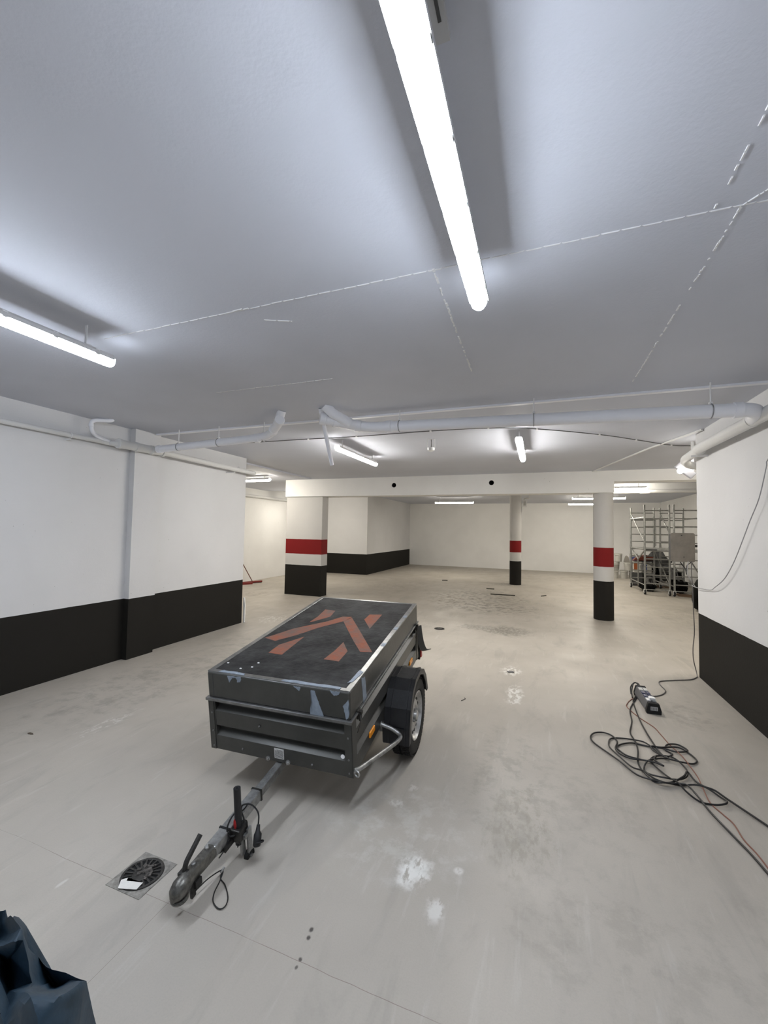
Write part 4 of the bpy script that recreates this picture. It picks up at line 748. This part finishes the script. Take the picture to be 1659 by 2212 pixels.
coil(3.20, 15.0, .58, .17, 9, m_gc, 'grey cable coil hanging at the back of the left scaffold tower'); coil(3.72, 15.02, .50, .15, 8, m_gc, 'grey cable coil at the left rear post of the right scaffold tower'); coil(3.30, 15.0, .22, .10, 6, m_gc, 'smaller grey cable coil lowest at the back of the left scaffold tower')
for i, (x, lab) in enumerate(((3.5, 'folded wire trestle leaning behind the left scaffold tower'), (3.95, 'folded wire trestle leaning behind the right scaffold tower'))):
    t = empty('wire_trestle', (x, 15.12, 0)); tag(t, lab, 'trestle')
    for s in (-1, 1): b = NB(); tube(b, [(s*.16, 0, .0), (s*.05, .12, .62)], .010, 6); tube(b, [(s*.16, .2, .0), (s*.05, .12, .62)], .010, 6); obj('leg', b, m_gc, t)
    b = NB(); tube(b, [(-.2, .12, .62), (.2, .12, .62)], .012, 6); obj('top_bar', b, m_gc, t)
for i, (y, lab) in enumerate(((13.55, 'long thin bar on the floor under the right scaffold tower, nearest'), (13.75, 'long thin bar on the floor under the right scaffold tower, middle'), (13.95, 'long thin bar on the floor under the right scaffold tower, farthest'))):
    o = obj('floor_bar', bx(-.5, .5, -.015, .015, 0, .03), m_brown); o.location = (4.0, y - .45, 0); o.rotation_euler = (0, 0, -.35); tag(o, lab, 'bar')
# black bag behind the right wall corner
b = NB(); lathe(b, [(0, .30), (.06, .40), (.25, .46), (.50, .43), (.68, .34), (.80, .12), (.84, .10), (.88, .16)], (0, 0, 0), 'z', 30); rnd = random.Random(2)
for v in b.verts:
    a = math.atan2(v.co.y, v.co.x); k = 1 + .035*sin(5*a + v.co.z*9) + .02*sin(11*a); v.co.x *= k; v.co.y *= k
o = obj('black_bag', b, m_bin, smooth=True); o.location = (3.60, 10.85, 0); tag(o, 'black bulging bag on the floor, just peeping out behind the right wall corner', 'bag')
# brooms in the left bay
m_br = mat('broom_red', (.22, .02, .015), .55); m_hd = mat('broom_handle', (.16, .07, .05), .6)
for i, (hx, hy, tx, ty, lab) in enumerate(((-7.96, 9.75, -8.30, 9.35, 'red floor broom at the left bay wall, nearer the wall end'), (-7.93, 10.16, -8.30, 9.55, 'red floor broom at the left bay wall, right one with its head farther out'))):
    t = empty('broom', (hx, hy, 0)); tag(t, lab, 'broom', 'red brooms in the left bay'); d = Vector((tx - hx, ty - hy, 1.30))
    b = NB(); tube(b, [(0, 0, .05), tuple(d)], .013, 8); obj('handle', b, m_hd, t, smooth=True)
    b = NB(); box(b, -.04, .04, -.30, .30, .02, .06, Matrix.Rotation(-.5 + i*.1, 4, 'Z')); obj('head', b, m_br, t); b = NB(); box(b, -.035, .035, -.29, .29, 0, .02, Matrix.Rotation(-.5 + i*.1, 4, 'Z')); obj('bristles', b, m_wire if i else m_br, t)
b = NB(); prism(b, [(-4.80, .0), (-4.775, .0), (-4.775, .30), (-4.79, .42), (-4.81, .43)], 'y', 5.93, 5.955); tag(obj('board_offcut', b, m_white), 'narrow white board offcut standing at the far end of the left wall', 'board')

# ---------------------------------------------------------------- blue tarpaulin bag in the near left corner
m_bag = mat('blue_tarpaulin', (.005, .020, .034), .6, 0, .3, 22, 0, 7, scratch=(.018, .047, .080))
V = {k: Vector(v) for k, v in BAG.items()}
def low(k, z=0.0, out=0.0): v = V[k]; c = Vector((-1.32, .66, 0)); d = (Vector((v.x, v.y, 0)) - c); return Vector((c.x + d.x*(1 + out), c.y + d.y*(1 + out), z))
EX = {'K': Vector((-1.03, .70, .0)), 'O': Vector((-1.17, .50, .0)), 'P': Vector((-1.45, .46, .0)), 'L': Vector((-1.66, .60, .0)), 'B': Vector((-1.50, .95, .0)), 'G': Vector((-1.15, .93, .0)), 'tl': Vector((-1.72, .80, .62)), 'L2': Vector((-1.78, .78, .0))}
V.update(EX)
F = ['i l j', 'l o j', 'j o k', 'l m o', 'm p o', 'm x p', 'm n x', 'n u x', 'n s u', 's q u', 'q r u', 'r x u', 'r p x', 's v q', 'v t q', 'q t r', 'c t v', 'c b t', 'b a t', 'v d c', 'v e d', 's e v', 's f e', 's g f', 's n g', 'n w g', 'g w h', 'h w i', 'w l i', 'w n m', 'w m l',
     'k o K', 'o O K', 'p P O', 'o p O', 'j k K', 'i j K', 'i K G', 'h i G', 'g h G', 'f g G', 'e f G', 'd e G', 'd G B', 'c d B', 'b c B', 'a b B', 'a B tl', 't a tl', 'r t tl', 'tl B L2', 'r tl L2', 'r L2 L', 'p r L', 'p L P', 'P L L2', 'P L2 B', 'P B G', 'P G K', 'P K O']
b = NB(); VV = {k: b.verts.new(v) for k, v in V.items()}
for f in F:
    try: b.faces.new([VV[k] for k in f.split()])
    except ValueError: pass
bmesh.ops.subdivide_edges(b, edges=b.edges[:], cuts=3, use_grid_fill=True); bmesh.ops.smooth_vert(b, verts=[v for v in b.verts if v.co.z > .1], factor=.22, use_axis_x=True, use_axis_y=True, use_axis_z=True); rnd = random.Random(5)
for v in b.verts:
    q = v.co
    if q.z > .02: v.co = q + Vector((sin(38*q.z + 20*q.x), cos(31*q.x + 25*q.z), sin(33*q.y + 28*q.x)))*.0035 + Vector((rnd.uniform(-1, 1), rnd.uniform(-1, 1), rnd.uniform(-1, 1)))*.0015
o = obj('tarpaulin_bag', b, m_bag, smooth=True); tag(o, 'crumpled blue tarpaulin bag cut off by the bottom left corner', 'bag')
